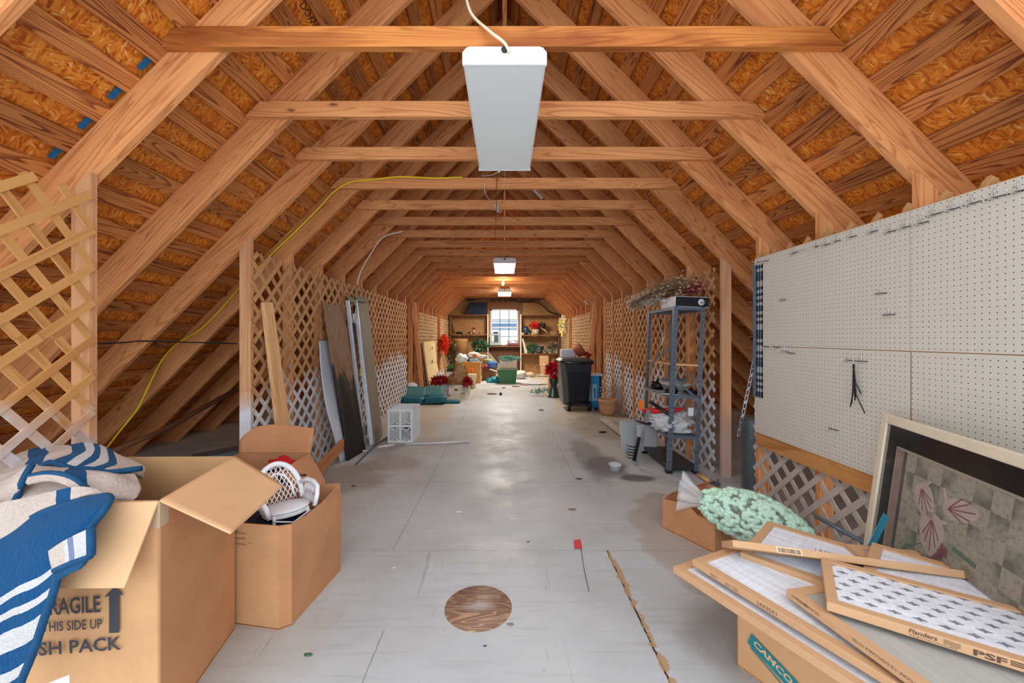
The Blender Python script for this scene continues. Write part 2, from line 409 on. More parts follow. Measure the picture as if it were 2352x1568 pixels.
    # scratches
    w = t.noise(t.map(P, (26, 1.1, 1), (3, 0, 0), (0, 0, 0.12)), 1.0, 2, 0.5, 1.5)
    c = t.mix(t.math('MULTIPLY', t.ramp(w, [(0.70, (0, 0, 0)), (0.74, (1, 1, 1))]), 0.3), c, S((110, 106, 102)))
    dots = t.n('ShaderNodeTexVoronoi', {'Vector': P, 'Scale': 7.0}).outputs['Distance']
    c = t.mix(t.ramp(dots, [(0.018, (1, 1, 1)), (0.03, (0, 0, 0))]), c, S((84, 72, 60)))
    t.col(c)
    rr = t.ramp(t.noise(P, 2.3, 4, 0.65), [(0.35, (.38, .38, .38)), (0.65, (.62, .62, .62))])
    t.t.links.new(rr, t.b.inputs['Roughness']); t.bump(t.math('ADD', n2, t.math('MULTIPLY', n3, 0.5)), 0.12, 0.002)
    return t.m
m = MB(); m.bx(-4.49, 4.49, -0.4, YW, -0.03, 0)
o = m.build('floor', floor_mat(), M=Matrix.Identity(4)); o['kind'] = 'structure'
for sgn, nm in ((-1, 'ceiling'), (1, 'ceiling')):
    m = MB()
    m.prism([(0, YB, 4.475), (sgn * 4.475, YB, 0), (sgn * 4.475, YW, 0), (0, YW, 4.475)], (sgn * 0.012, 0, 0.012), (0, 1, 0))
    struct(nm, m, OSB)
m = MB(); m.bx(-0.019, 0.019, YB, YW, 4.16, 4.40); struct('trim_1', m, PINE)
# battens along the slopes (rafter tops at x + z = 4.435)
s2 = math.sqrt(0.5)
for sgn, side in ((-1, 'left'), (1, 'right')):
    for i in range(29):
        sl = 0.13 + i * 0.207
        c = V((sgn * sl * s2, 0, 4.435 - sl * s2)); u = V((sgn * s2, 0, -s2)); w = V((sgn * s2, 0, s2))
        if c.z < 0.05: continue
        m = MB(); hw = 0.05 + rnd.uniform(-.004, .004)
        cuts = [YB] + [ty(k) + 0.019 for k in (rnd.choice([2, 3, 4]), rnd.choice([8, 9, 10]), rnd.choice([14, 15, 16]))] + [YW]
        for a, b in zip(cuts, cuts[1:]):
            ps = [c + u * q + w * 0.0 for q in (-hw, hw)]
            m.prism([ps[0] + V((0, a, 0)), ps[1] + V((0, a, 0)), ps[1] + w * .018 + V((0, a, 0)), ps[0] + w * .018 + V((0, a, 0))], (0, b - a - 0.003, 0), (0, 1, 0))
        o = m.build('roof_batten', BATTEN)
        tag(o, 'flat pine roof batten, %s down from the ridge on the %s slope' % (ORD[i + 1], side), 'batten', 'battens under the %s roof slope' % side)
for n in range(0, 22):
    y = ty(n)
    for sgn, side in ((-1, 'left'), (1, 'right')):
        m = MB()
        m.prism([(sgn * .02, y, 4.155), (sgn * .02, y, 4.415), (sgn * 4.435, y, 0), (sgn * 4.175, y, 0)], (0, .038, 0), (sgn * s2, 0, -s2))
        o = m.build('rafter', PINE)
        lab = ('pine rafter cut off by the top %s corner of the photo, nearest the camera' % side) if n == 0 else \
              'sloping pine rafter carrying the %s roof slope at the %s collar tie from the camera' % (side, ORD[n])
        tag(o, lab, 'rafter', 'rafters of the %s roof slope' % side)
    if n:
        m = MB(); j = rnd.uniform(-.015, .015); zt = 2.755 + 0.0; h = 0.1
        xl = 1.69 + rnd.uniform(-.02, .03); xr = 1.69 + rnd.uniform(-.03, .02)
        m.prism([(-xl, y - .038, zt), (xr, y - .038, zt), (xr - h, y - .038, zt + h), (-xl + h, y - .038, zt + h)], (0, .037, 0), (1, 0, 0))
        o = m.build('collar_tie', PINE_O if n == 1 else PINE)
        tag(o, 'horizontal pine collar tie, %s' % ('orange stained and nearest the camera' if n == 1 else ORD[n] + ' one counted from the camera'), 'beam', 'collar ties across the attic')
# knee wall posts
def post(side, n, mat, label, kk=None, w=0.038, top=None):
    sg = -1 if side == 'left' else 1; kk = kk or K; y = ty(n); m = MB()
    zt = 4.175 - kk - 0.002
    m.prism([(sg * kk, y - .038, 0), (sg * (kk + .089), y - .038, 0), (sg * (kk + .089), y - .038, zt - .087), (sg * kk, y - .038, zt)], (0, .037, 0), (0, 0, 1))
    o = m.build('wall_stud', mat); tag(o, label, 'stud', 'knee wall studs')
    return o
post('left', 1, POST, 'pine stud behind the big lattice at the left edge, lower end whitewashed')
post('left', 3, POST, 'free-standing pine stud at the right of the left opening, whitewashed foot')
post('right', 1, PINE, 'wall stud behind the right half of the pegboard')
post('right', 2, PINE, 'wall stud behind the middle of the pegboard, top showing above it')
post('right', 3, PINE, 'wall stud at the far left edge of the pegboard')
post('right', 4, POST_P, 'pink stained stud beside the metal shelving and wire roll', 2.075)
for n in range(5, 22):
    post('right', n, PINE, 'stud of the right knee wall under the %s rafter' % ORD[n])
for n in range(4, 22):
    post('left', n, PINE, 'stud of the left knee wall under the %s rafter' % ORD[n])
# leaning props in the far gaps
for sg, side in ((-1, 'left'), (1, 'right')):
    m = MB(); y = 8.62
    m.bar((sg * 1.99, y, 2.1), (sg * 1.80, y, 0.02), .09, .04, (0, 1, 0)); o = m.build('prop_board', PINE)
    tag(o, 'slanting pine board standing in the %s gap between two lattice panels' % side, 'board')
# lattice panels
def lattice(name, side, y0, y1, z0, z1, mat, label, x=None, pitch=.17, w=.036, seam=1.335, slope=(1, 1)):
    sg = -1 if side == 'left' else 1; x = x or (K - .008)
    t = thing(name, label, 'lattice', (sg * x, (y0 + y1) / 2, z0))
    def sheet(za, zb, part):
        for lay, dr in (((0, -1), (1, 1)) if side == 'left' else ((0, 1), (1, -1))):
            m = MB(); sl = slope[0 if dr > 0 else 1]
            k0 = int(math.floor((za - sl * dr * (y1 if dr > 0 else y0)) / pitch)) - 2; k1 = int(math.ceil((zb - sl * dr * (y0 if dr > 0 else y1)) / pitch)) + 2
            for k in range(k0, k1):
                c = k * pitch
                # z = c + sl*dr*y
                ys = sorted([(za - c) / (sl * dr), (zb - c) / (sl * dr)]); a = max(y0, ys[0]); b = min(y1, ys[1])
                if b - a < 0.03: continue
                xx = sg * (x - lay * .008)
                jt = rnd.uniform(-.004, .004)
                m.bar((xx, a, c + sl * dr * a + jt), (xx, b, c + sl * dr * b + jt), w, .007, (1, 0, 0))
            m.build('lath_layer', mat, t, world=True)
    if seam and z0 < seam < z1 - .1:
        sheet(z0, seam - .002, 'a'); sheet(seam + .002, z1, 'b')
    else: sheet(z0, z1, 'a')
    return t
lattice('lattice_panel', 'left', 1.2, 1.93, 0, 2.03, LATH_N, 'tan wooden lattice panel at the left edge, bottom painted white', pitch=.178, w=.036, x=K - .004, slope=(.78, 1.25))
lattice('lattice_panel', 'left', 3.16, 8.10, 0, 2.02, LATH, 'long brown lattice panel with white overspray behind the leaning boards')
lattice('lattice_panel', 'left', 9.25, 11.75, 0, 1.92, LATH_L, 'pale lattice panel behind the leaning cardboard sheets')
lattice('lattice_panel', 'left', 12.3, 14.3, 0, 1.92, LATH_L, 'pale lattice panel behind the red and orange wreath')
lattice('lattice_panel', 'right', 0.6, 3.2, 0, 2.0, LATH_G, 'greyish lattice panel behind and below the pegboard', x=2.04, pitch=.165)
lattice('lattice_panel', 'right', 3.86, 8.10, 0, 2.02, LATH, 'long lattice panel behind the metal shelving unit', x=2.065)
lattice('lattice_panel', 'right', 9.25, 11.75, 0, 1.92, LATH_L, 'pale lattice panel above and behind the dark trash can')
lattice('lattice_panel', 'right', 12.3, 14.3, 0, 1.92, LATH_L, 'pale lattice panel carrying the hanging yellow flowers')
# ---- far gable wall
wz0, wz1, wx0, wx1 = 1.04, 2.36, -0.52, 0.50
m = MB()
def tri(m, y):  # gable sheathing as four pieces round the window
    th = .012
    m.prism([(-4.46, y, 0), (wx0, y, 0), (wx0, y, 3.955), (0 - .52, y, 3.95)], (0, th, 0), (1, 0, 0))
    m.prism([(4.46, y, 0), (wx1, y, 0), (wx1, y, 3.97)], (0, th, 0), (1, 0, 0))
    m.prism([(wx0, y, 0), (wx1, y, 0), (wx1, y, wz0), (wx0, y, wz0)], (0, th, 0), (1, 0, 0))
    m.prism([(wx0, y, wz1), (wx1, y, wz1), (wx1, y, 3.97), (0, y, 4.46), (wx0, y, 3.95)], (0, th, 0), (1, 0, 0))
tri(m, YW); struct('wall_far', m, OSB_W)
m = MB()
for x in (-2.6, -2.05, -.62, .60, 2.05, 2.6):
    m.bx(x - .019, x + .019, YW - .09, YW, 0, 4.35 - abs(x))
m.bx(-.60, .58, YW - .09, YW - .02, wz1, wz1 + .24); m.bx(-1.72, 1.72, YW - .09, YW, 2.72, 2.76)
m.bx(-.60, .58, YW - .09, YW - .02, wz0 - .1, wz0 - .02)
struct('trim_2', m, OLDWOOD)
t = thing('window_1', 'sash window in the far gable wall', None, (0, YW, wz0)); del t['label']; t['kind'] = 'structure'
m = MB(); a, b = wx0, wx1; yy = YW - .06
for q in ((a, a + .05, wz0, wz1), (b - .05, b, wz0, wz1), (a, b, wz0, wz0 + .05), (a, b, wz1 - .05, wz1)): m.bx(q[0], q[1], yy, yy + .07, q[2], q[3])
m.bx(a, b, yy + .01, yy + .06, 1.665, 1.715); m.build('window_frame', WHITE_M, t, world=True)
m = MB()
for x in (a + .35, a + .68): m.bx(x - .011, x + .011, yy + .02, yy + .045, wz0, wz1)
for z in (1.36, 1.97): m.bx(a, b, yy + .02, yy + .045, z - .009, z + .009)
m.build('glazing_bars', plain('dark_bar', (40, 46, 58)), t, world=True)
g = NT('glass', 0.02, 0.5, 0, 1.0); g.b.inputs['IOR'].default_value = 1.05; g.b.inputs['Base Color'].default_value = (.96, .98, 1, 1); GLASS = g.m
m = MB(); m.bx(a + .04, b - .04, yy + .03, yy + .036, wz0 + .04, wz1 - .04); m.build('pane', GLASS, t, world=True)
m = MB(); m.bx(a - .03, b + .03, YW - .20, YW - .03, wz0 - .02, wz0 + .002); m.build('window_sill', OLDWOOD, t, world=True)
# neighbouring wall seen through the window
m = MB()
for i in range(16): m.prism([(-3, 19.0, -.6 + i * .22), (3, 19.0, -.6 + i * .22), (3, 19.02, -.4 + i * .22), (-3, 19.02, -.4 + i * .22)], (0, .02, .0), (1, 0, 0))
o = m.build('outside_wall', plain('siding', (238, 232, 226), .7, .05), None); tag(o, 'pale clapboard wall of the building seen through the window', 'wall')
m = MB(); m.bx(-3, 3, 18.6, 18.75, 1.74, 1.98); m.bx(-3, 3, 18.55, 18.8, 1.68, 1.72); m.bx(-3, 3, 18.55, 18.8, 2.06, 2.09)
o = m.build('roof_edge', plain('roof_blue', (90, 122, 150), .5, .2, 20), None); tag(o, 'blue grey eave line of the neighbouring roof outside the window', 'roof')

# floor patch, blue snap lines
t = NT('patch_wood', 0.45, 0.5); P = t.obj()
nz = t.noise(t.map(P, (1.6, 9, 1)), 1.0, 2, .5, .6); g = t.math('FRACT', t.math('MULTIPLY', nz, 13))
c = t.ramp(g, [(0, S((128, 98, 80))), (.6, S((138, 106, 86))), (.85, S((184, 148, 116))), (1, S((130, 100, 80)))])
sp = t.n('ShaderNodeSeparateXYZ', {0: P}); q = t.math('ABSOLUTE', sp.outputs[1]); w = t.math('ADD', t.math('MULTIPLY', q, 18), t.math('MULTIPLY', t.math('ABSOLUTE', sp.outputs[0]), 7))
w = t.math('ADD', w, t.math('SUBTRACT', t.noise(P, 14, 3), .5)); c = t.mix(t.math('MULTIPLY', t.ramp(w, [(.3, (1, 1, 1)), (.95, (0, 0, 0))]), .6), c, S((176, 172, 172))); t.col(c)
m = MB(); m.lathe([(0, .0035), (.163, .0035), (.166, .0)], c=(-.13, 1.945, 0), n=64); o = m.build('floor_patch', t.m); tag(o, 'round brown wood-grain disc set in the grey floor', 'floor patch')
BLUE = plain('blue_paint', (24, 92, 140), .8, .2, 60)
m = MB()
for i in range(1, 5):
    x = -1.62 - i * .146; z = 4.452 + x
    m.box((x + .0, Y0 - .022, z + .006), (.10, .028, .004), Matrix.Rotation(-math.pi / 4, 3, 'Y'))
o = m.build('blue_paint_marks', BLUE); o['kind'] = 'structure'; o.name = 'trim_3'
# stamped lettering on the sheathing
BR = plain('stamp', (70, 34, 14), .8, .2)
lets = bpy.data.objects['ceiling']
for (x, y, tx, h) in ((-1.10, 2.30, 'THIS SIDE', .04), (-1.17, 2.30, 'DOWN', .045), (-2.72, 3.02, 'THIS SIDE', .05), (-2.2, 3.7, 'DOWN', .04)):
    words(tx, (x, y, 4.472 + x), (0, 1, 0), (-1, 0, -1), h, BR, lets)
# ------------------------------------------------------------------ ceiling lights and cords
def lens_mat(name, strength, tint=(1, 1, 1)):
    t = NT(name, 0.35, 0.5); t.b.inputs['Base Color'].default_value = (.62, .65, .68, 1)
    t.b.inputs['Emission Color'].default_value = tint + (1,); t.b.inputs['Emission Strength'].default_value = strength
    w = t.n('ShaderNodeTexChecker', {'Vector': t.obj(), 'Scale': 160.0}).outputs[1]; t.bump(w, .1, .0005)
    return t.m
def fixture(y0, y1, label, lens, w=.41, glow=0, col=(1, 1, 1), x=0.0):
    t = thing('ceiling_light', label, 'ceiling light', (x, (y0 + y1) / 2, 2.652), 0, 'fluorescent ceiling lights along the ridge line')
    L = (y1 - y0) / 2; hw = w / 2
    m = MB()
    prof = [(-hw, 0), (hw, 0), (hw, .06), (hw - .02, .085), (-hw + .02, .085), (-hw, .06)]
    for a, b in ((-L, -L + .018), (L - .018, L)):
        m.prism([(p[0], a, p[1]) for p in prof], (0, b - a, 0), (1, 0, 0))
        m.build('end_cap', WHITE_M, t, bevel=.003); m = MB()
    m = MB(); m.bx(-hw + .03, hw - .03, -L + .018, L - .018, .07, .1); m.build('housing', WHITE_M, t)
    m = MB(); g = []
    prof = [(-hw + .004, .07), (-hw + .004, .012), (-hw + .016, .002), (hw - .016, .002), (hw - .004, .012), (hw - .004, .07)]
    prof2 = [(p[0] * .97, p[1] + .004) for p in prof[::-1]]
    m.prism([(p[0], -L + .018, p[1]) for p in prof + prof2], (0, 2 * L - .036, 0), (0, 1, 0)); m.build('diffuser', lens, t)
    m = MB(); m.cyl((.0, -L - .006, .07), (.0, -L + .002, .07), .016, 14); m.build('cable_hole', plain('dark_rubber', (60, 60, 60)), t)
    if glow:
        lamp('tube_light', 'AREA', (x, (y0 + y1) / 2, 2.64), glow, col, shape='RECTANGLE', size=w, size_y=y1 - y0).parent = None
    return t
fixture(1.90, 3.12, 'large unlit fluorescent light under the first beams, nearest the camera', lens_mat('lens_dim', 0.07, (.9, 1, .95)), glow=6, col=(.92, .97, 1))
fixture(6.98, 8.2, 'fluorescent light halfway down the attic, before the bare bulb', lens_mat('lens_mid', .5), glow=26, col=(1, .96, .9))
fixture(11.5, 12.7, 'brightly lit fluorescent light nearest the far window', lens_mat('lens_lit', 9.0), glow=60, col=(1, .93, .78))
t = thing('bare_bulb', 'glowing bare bulb in a ceiling socket between two fluorescent lights', 'light bulb', (-.04, 9.72, 2.66))
m = MB(); m.blob((0, 0, 0), (.035, .035, .045), 2); b = NT('bulb_glow'); b.b.inputs['Emission Color'].default_value = (1, .86, .6, 1); b.b.inputs['Emission Strength'].default_value = 30; m.build('bulb', b.m, t)
m = MB(); m.lathe([(0, .04), (.022, .04), (.022, .07), (.05, .09), (.05, .1), (0, .1)], n=16); m.build('socket', WHITE, t)
lamp('bulb_light', 'POINT', (-.04, 9.72, 2.58), 15, (1, .80, .52), shadow_soft_size=.05)
def cable(name, pts, r, mat, label, cat='cable', n=40, parent=None):
    m = MB(); P = [V(p) for p in pts]; out = []
    def cr(a, b, c, d, t): return 0.5 * ((2 * b) + (-a + c) * t + (2 * a - 5 * b + 4 * c - d) * t * t + (-a + 3 * b - 3 * c + d) * t ** 3)
    N = len(P) - 1
    for i in range(n + 1):
        x = min(i / n * N, N - 1e-6); j = int(x); g = lambda q: P[max(0, min(N, q))]
        out.append(cr(g(j - 1), g(j), g(j + 1), g(j + 2), x - j))
    m.tube(out, r, 8); o = m.build(name, mat, parent, world=True)
    if parent is None: tag(o, label, cat)
    return o
CREAM = plain('cream_cable', (226, 216, 186), .5, .05); YELLOW = plain('yellow_cable', (232, 200, 20), .5, .06); WCAB = plain('white_cable', (220, 214, 206), .5, .05)
cable('power_cable', [at(1066, -30, 2.05), at(1082, 30, 1.95), at(1125, 72, 1.88), at(1158, 98, 1.87), at(1171, 122, 1.885)], .0075, CREAM, 'cream cable dropping into the end of the nearest ceiling light')
cable('lamp_cord', [at(1147, 394, 3.1), at(1125, 403, 3.3), at(1108, 403, 3.6)], .004, WCAB, 'short white cord leaving the far end of the big light')
cable('lamp_cord', [at(1113, 420, 3.72), at(1115, 445, 3.8), at(1127, 462, 4.1)], .004, WCAB, 'thin white cord looped below the fourth beam')
cable('lamp_cord', [at(1156, 568, 6.9), at(1156, 580, 6.93), at(1155, 590, 6.97)], .006, WCAB, 'thin cord feeding the middle ceiling light')
cable('hanging_wire', [at(1142, 408, 3.72), at(1140, 440, 3.75), at(1140, 480, 4.3), at(1137, 545, 5.5)], .003, DARKWOOD, 'dark thin wire hanging down over the fifth and sixth beams')
m = MB()
for k in range(7):
    a = V((rnd.uniform(-.03, .03), 0, rnd.uniform(-.02, .05))) + at(1140, 470, 4.28)
    m.tube([a, a + V((rnd.uniform(-.04, .04), .0, -.03)), a + V((rnd.uniform(-.05, .05), .01, -.07))], .003, 5)
o = m.build('wire_knot', WCAB); tag(o, 'frayed pale string knot tied on the fifth beam', 'string')
cable('extension_cord', [at(1062, 407, 3.74), at(1000, 409, 3.73), at(920, 406, 3.73), at(860, 412, 3.735), at(805, 418, 3.735), at(765, 442, 3.74), at(735, 475, 3.745), at(690, 520, 3.745), at(615, 592, 3.75), at(560, 650, 3.76), at(500, 718, 3.77), at(455, 760, 3.76), at(405, 790, 3.77), at(370, 830, 3.75), at(340, 890, 3.68), at(315, 940, 3.62), at(275, 990, 3.5), at(240, 1035, 3.3)], .008, YELLOW, 'yellow extension cord running along the fourth beam and down the left rafter', 'extension cord', 90)
cable('conduit_cable', [at(925, 531, 4.98), at(880, 545, 4.98), at(850, 585, 4.98), at(828, 625, 4.98), at(820, 655, 4.98)], .008, WCAB, 'white cable clipped down a rafter on the left slope')
cable('black_rope', [at(200, 790, 2.2), at(290, 786, 2.6), at(330, 783, 2.9), at(440, 786, 3.2), at(545, 789, 3.5)], .005, BLACK, 'thin black rope stretched across the left opening', 'rope')
for p, q, d, l in (((1622, 563), (1645, 588), 4.36, 'white label stuck high on a rafter above the metal shelving'), ((1226, 435), (1246, 456), 6.3, 'small pale strip hanging between the fourth and fifth beams'), ((1342, 690), (1351, 700), 9.0, 'tiny white tag on a right rafter far down the attic')):
    a, b = at(*p, d), at(*q, d); m = MB(); m.bar(a, b, .012, .05 * min(1, d / 4.4) * (.5 if d > 8 else 1), (b - a).cross(V((0, 1, 0)))); o = m.build('paper_tag', WHITE); tag(o, l, 'tag')
# roof space behind the left opening: scraps of metal on the eave floor
m = MB()
for i, (p, q, z) in enumerate(((V((-3.35, 3.05, 0)), V((-2.25, 3.95, 0)), .04),)):
    m.bar(p + V((0, 0, z)), q + V((0, 0, z)), .12, .06)
o = m.build('gutter_length', plain('gutter', (120, 132, 140), .4, .15, metal=.4)); tag(o, 'grey metal gutter length lying behind the left opening', 'gutter')
m = MB(); m.bar((-3.1, 3.9, .10), (-2.2, 4.7, .14), .22, .10); o = m.build('gutter_length', MC['gutter']); tag(o, 'second grey metal length with a bracket lying farther back under the left eave', 'gutter')
m = MB(); m.bar((-2.9, 3.2, .1), (-2.15, 3.75, .12), .2, .015); o = m.build('metal_sheet', plain('roof_sheet', (140, 150, 158), .4, .15, metal=.4)); tag(o, 'pale ribbed metal sheet lying behind the free-standing left stud', 'sheet')
m = MB(); m.tube([at(250, 1040, 3.2), at(380, 985, 3.7), at(545, 893, 4.4)], .025, 8); o = m.build('wooden_pole', DARKWOOD); tag(o, 'dark wooden pole slanting under the rafters in the left opening', 'pole')
m = MB(); m.box((-2.55, 3.45, .15), (.22, .07, .03), Matrix.Rotation(.5, 3, 'Z')); o = m.build('foam_block', plain('blue_foam', (90, 130, 180)), bevel=.01); tag(o, 'small blue foam block lying on the metal sheet under the left eave', 'foam block')
# ------------------------------------------------------------------ left foreground
def flap(name, pts, mat, parent, th=.005, amp=0, **kw):
    m = MB(); pts = [V(p) for p in pts]
    n = (pts[1] - pts[0]).cross(pts[2] - pts[1]).normalized()
    m.prism(pts, n * th); return m.build(name, mat, parent, world=True, **kw)
def quadgrid(name, rows, mat, parent, th=.005, n=12, amp=.0, seed=0, fr=6):
    m = MB(); m.grid(rows, n, n, amp, fr, seed); return m.build(name, mat, parent, world=True, solid=th)
# big dish pack carton
t = thing('cardboard_box', 'big tan moving carton with printed arrow in the lower left corner, blanket over it', 'cardboard box', (-1.42, 1.55, 0))
FR, BR_, BL, FL_ = V((-1.15, 1.31, 0)), V((-1.235, 1.80, 0)), V((-1.76, 1.79, 0)), V((-1.70, 1.28, 0)); top = V((0, 0, .79))
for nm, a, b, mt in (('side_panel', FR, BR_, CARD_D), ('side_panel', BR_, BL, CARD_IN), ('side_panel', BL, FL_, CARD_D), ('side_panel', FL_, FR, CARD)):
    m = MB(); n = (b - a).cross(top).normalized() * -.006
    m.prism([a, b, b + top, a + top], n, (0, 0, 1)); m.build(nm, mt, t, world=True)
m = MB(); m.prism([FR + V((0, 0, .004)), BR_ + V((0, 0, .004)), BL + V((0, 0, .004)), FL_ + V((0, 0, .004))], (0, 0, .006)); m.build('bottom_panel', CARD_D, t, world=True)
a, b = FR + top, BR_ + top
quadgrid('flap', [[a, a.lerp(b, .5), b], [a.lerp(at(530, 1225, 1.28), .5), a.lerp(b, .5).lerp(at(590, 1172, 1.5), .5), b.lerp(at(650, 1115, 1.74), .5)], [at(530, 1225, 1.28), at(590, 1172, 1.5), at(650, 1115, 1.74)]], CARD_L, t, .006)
flap('flap', [FR + top + V((0, -.006, 0)), at(285, 1350, 1.21), at(60, 1352, 1.2), V((-1.66, 1.27, .79))], CARD_L, t)
m = MB(); m.prism([FR + V((-.045, -.0015, .70)), FR + V((.003, -.0015, .70)), FR + V((.003, -.0015, .79)), FR + V((-.045, -.0015, .79))], (0, -.001, 0))
m.prism([FR + V((.001, .0, .70)), FR + V((-.008, .045, .70)), FR + V((-.008, .045, .79)), FR + V((.001, 0, .79))], (.001, 0, 0)); m.build('tape_strip', plain('clear_tape', (196, 170, 140), .2, .02), t, world=True)
X = (FR - FL_).normalized(); fy = lambda x: (FL_ + (FR - FL_) * ((x - FL_.x) / (FR.x - FL_.x))).y - .0075
def pt(px, py):  # point of the front panel seen at a pixel
    d = 1.30; x = (px - VX) * d / F
    for _ in range(3): d = fy(x); x = (px - VX) * d / F
    return V((x, d, CAMZ - (py - VY) * d / F))
def line_txt(s, x0, y0, x1, y1, h, bold=.01):
    a, b = pt(x0, y0), pt(x1, y1); words(s, a, b - a, (0, 0, 1), h, INK, t, .0006, bold, width=(b - a).length)
line_txt('FRAGILE', 98, 1412, 231, 1404, .054, .02)
line_txt('THIS SIDE UP', 98, 1450, 235, 1442, .032, .012)
line_txt('DISH PACK', 44, 1508, 279, 1490, .043, .02)
A = [pt(262, 1452), pt(274, 1452), pt(274, 1364), pt(285, 1366), pt(263, 1347), pt(240, 1370), pt(251, 1368), pt(251, 1453)]
m = MB(); m.prism(A[1:], (0, -.0008, 0)); m.build('printed_arrow', INK, t, world=True)
# blanket
def blanket_mat():
    q = NT('blanket', 0.95, 0.1); uv = q.uv(); sp = q.n('ShaderNodeSeparateXYZ', {0: uv}); u, v = sp.outputs[0], sp.outputs[1]
    return q, u, v
def cloth(name, stops_v, axis='v', base=(198, 182, 172), stops_u=None):
    q = NT(name, 0.95, 0.1); uv = q.uv(); sp = q.n('ShaderNodeSeparateXYZ', {0: uv}); u, v = sp.outputs[0], sp.outputs[1]
    w = v if axis == 'v' else u
    w = q.math('ADD', w, q.math('MULTIPLY', q.math('SUBTRACT', q.noise(q.obj(), 40, 3, .7), .5), .012))
    r = q.n('ShaderNodeValToRGB', {0: w}); e = r.color_ramp; e.interpolation = 'CONSTANT'
    while len(e.elements) < len(stops_v): e.elements.new(.5)
    for k, (p, c) in zip(e.elements, stops_v): k.position = p; k.color = S(c)
    f = q.noise(q.obj(), 90, 3, .8); c = q.mix(q.ramp(f, [(.35, (.3, .3, .3)), (.7, (0, 0, 0))]), r.outputs[0], S((40, 50, 80)))
    c = q.mix(.15, r.outputs[0], c)
    q.col(c); q.bump(f, 1.0, .012); q.b.inputs['Sheen Weight'].default_value = .08
    return q.m
BG, BB, WH, BD = (204, 186, 174), (2, 74, 122), (206, 202, 200), (16, 78, 126)
t = thing('blanket', 'blue and beige fleece blanket draped over the big carton and hanging down', 'blanket', (-1.5, 1.4, .70))
HEM = plain('blue_binding', (4, 66, 104), .85, .15, 40)
def bl(name, rows, mat, hems, amp=.012, seed=0, n=40, th=.014):
    m = MB(); g = m.grid(rows, n, n, amp, 9, seed); o = m.build(name, mat, t, world=True, solid=th)
    hm = MB(); any_ = False
    for h in hems:
        if h == 'b': ps = g[-1]
        elif h == 't': ps = g[0]
        elif h == 'r': ps = [r[-1] for r in g]
        else: ps = [r[0] for r in g]
        for i in range(0, len(ps) - 2, 1): pass
        k = MB(); k.tube([p for p in ps[::2]] + [ps[-1]], .0105, 8); k.build('hem', HEM, t, world=True)
    hm.bm.free()
c1 = cloth('blanket_top', [(0, BG), (.30, BB), (.40, BG), (.52, BB), (.60, WH), (.66, BB), (.70, WH), (.76, BB), (.82, BG)], 'u')
bl('fold', [[at(-60, 1075, 1.80), at(0, 1058, 1.78), at(80, 1032, 1.76), at(150, 1022, 1.74), at(215, 1021, 1.72), at(262, 1040, 1.70), at(328, 1078, 1.66)],
            [at(-60, 1100, 1.66), at(0, 1082, 1.64), at(80, 1055, 1.62), at(150, 1042, 1.62), at(215, 1048, 1.6), at(265, 1070, 1.58), at(328, 1092, 1.56)],
            [at(-60, 1150, 1.50), at(0, 1125, 1.50), at(60, 1095, 1.50), at(110, 1062, 1.52), at(170, 1078, 1.50), at(240, 1084, 1.49), at(326, 1076, 1.53)]], c1, 'b', seed=1)
c2 = cloth('blanket_second', [(0, BG), (.60, BB), (.70, BG), (1.0, BG)], 'u')
bl('fold', [[at(-60, 1110, 1.52), at(20, 1085, 1.52), at(70, 1070, 1.52), at(150, 1075, 1.52), at(240, 1085, 1.52), at(310, 1090, 1.52)],
            [at(-60, 1160, 1.44), at(20, 1130, 1.42), at(80, 1095, 1.40), at(150, 1092, 1.40), at(240, 1092, 1.42), at(322, 1118, 1.46)],
            [at(-60, 1200, 1.27), at(20, 1165, 1.29), at(90, 1130, 1.34), at(160, 1125, 1.35), at(240, 1128, 1.38), at(310, 1146, 1.42)],
            [at(-60, 1262, 1.26), at(20, 1220, 1.27), at(90, 1180, 1.29), at(160, 1150, 1.31), at(240, 1150, 1.37), at(295, 1150, 1.42)]], c2, '', seed=2)
c3 = cloth('blanket_third', [(0, BG), (1, BG)], 'v')
bl('fold', [[at(-60, 1110, 1.42), at(0, 1108, 1.40), at(40, 1090, 1.38), at(75, 1070, 1.37)], [at(-60, 1140, 1.36), at(0, 1130, 1.34), at(35, 1112, 1.33), at(62, 1092, 1.34)],
            [at(-60, 1172, 1.34), at(0, 1170, 1.31), at(30, 1152, 1.30), at(45, 1128, 1.32)]], c3, 'br', seed=3, n=16)
bl('fold', [[at(70, 1094, 1.34), at(110, 1088, 1.33), at(160, 1096, 1.33), at(200, 1122, 1.33)], [at(62, 1112, 1.31), at(110, 1106, 1.31), at(155, 1118, 1.31), at(190, 1140, 1.31)]], c3, 't', seed=4, n=16, amp=.004)
bl('fold', [[at(-60, 1165, 1.235), at(20, 1150, 1.25), at(100, 1135, 1.29), at(180, 1120, 1.30), at(228, 1128, 1.31)], [at(-60, 1262, 1.22), at(20, 1228, 1.23), at(100, 1180, 1.26), at(180, 1145, 1.28), at(238, 1130, 1.30)]], c2, '', seed=5, n=20, amp=.006)
c4 = cloth('blanket_drape', [(0, BB), (.485, WH), (.535, BB), (.60, WH), (.64, BB), (.70, WH), (.80, BB), (.88, WH), (.92, BB), (.96, WH)], 'v')
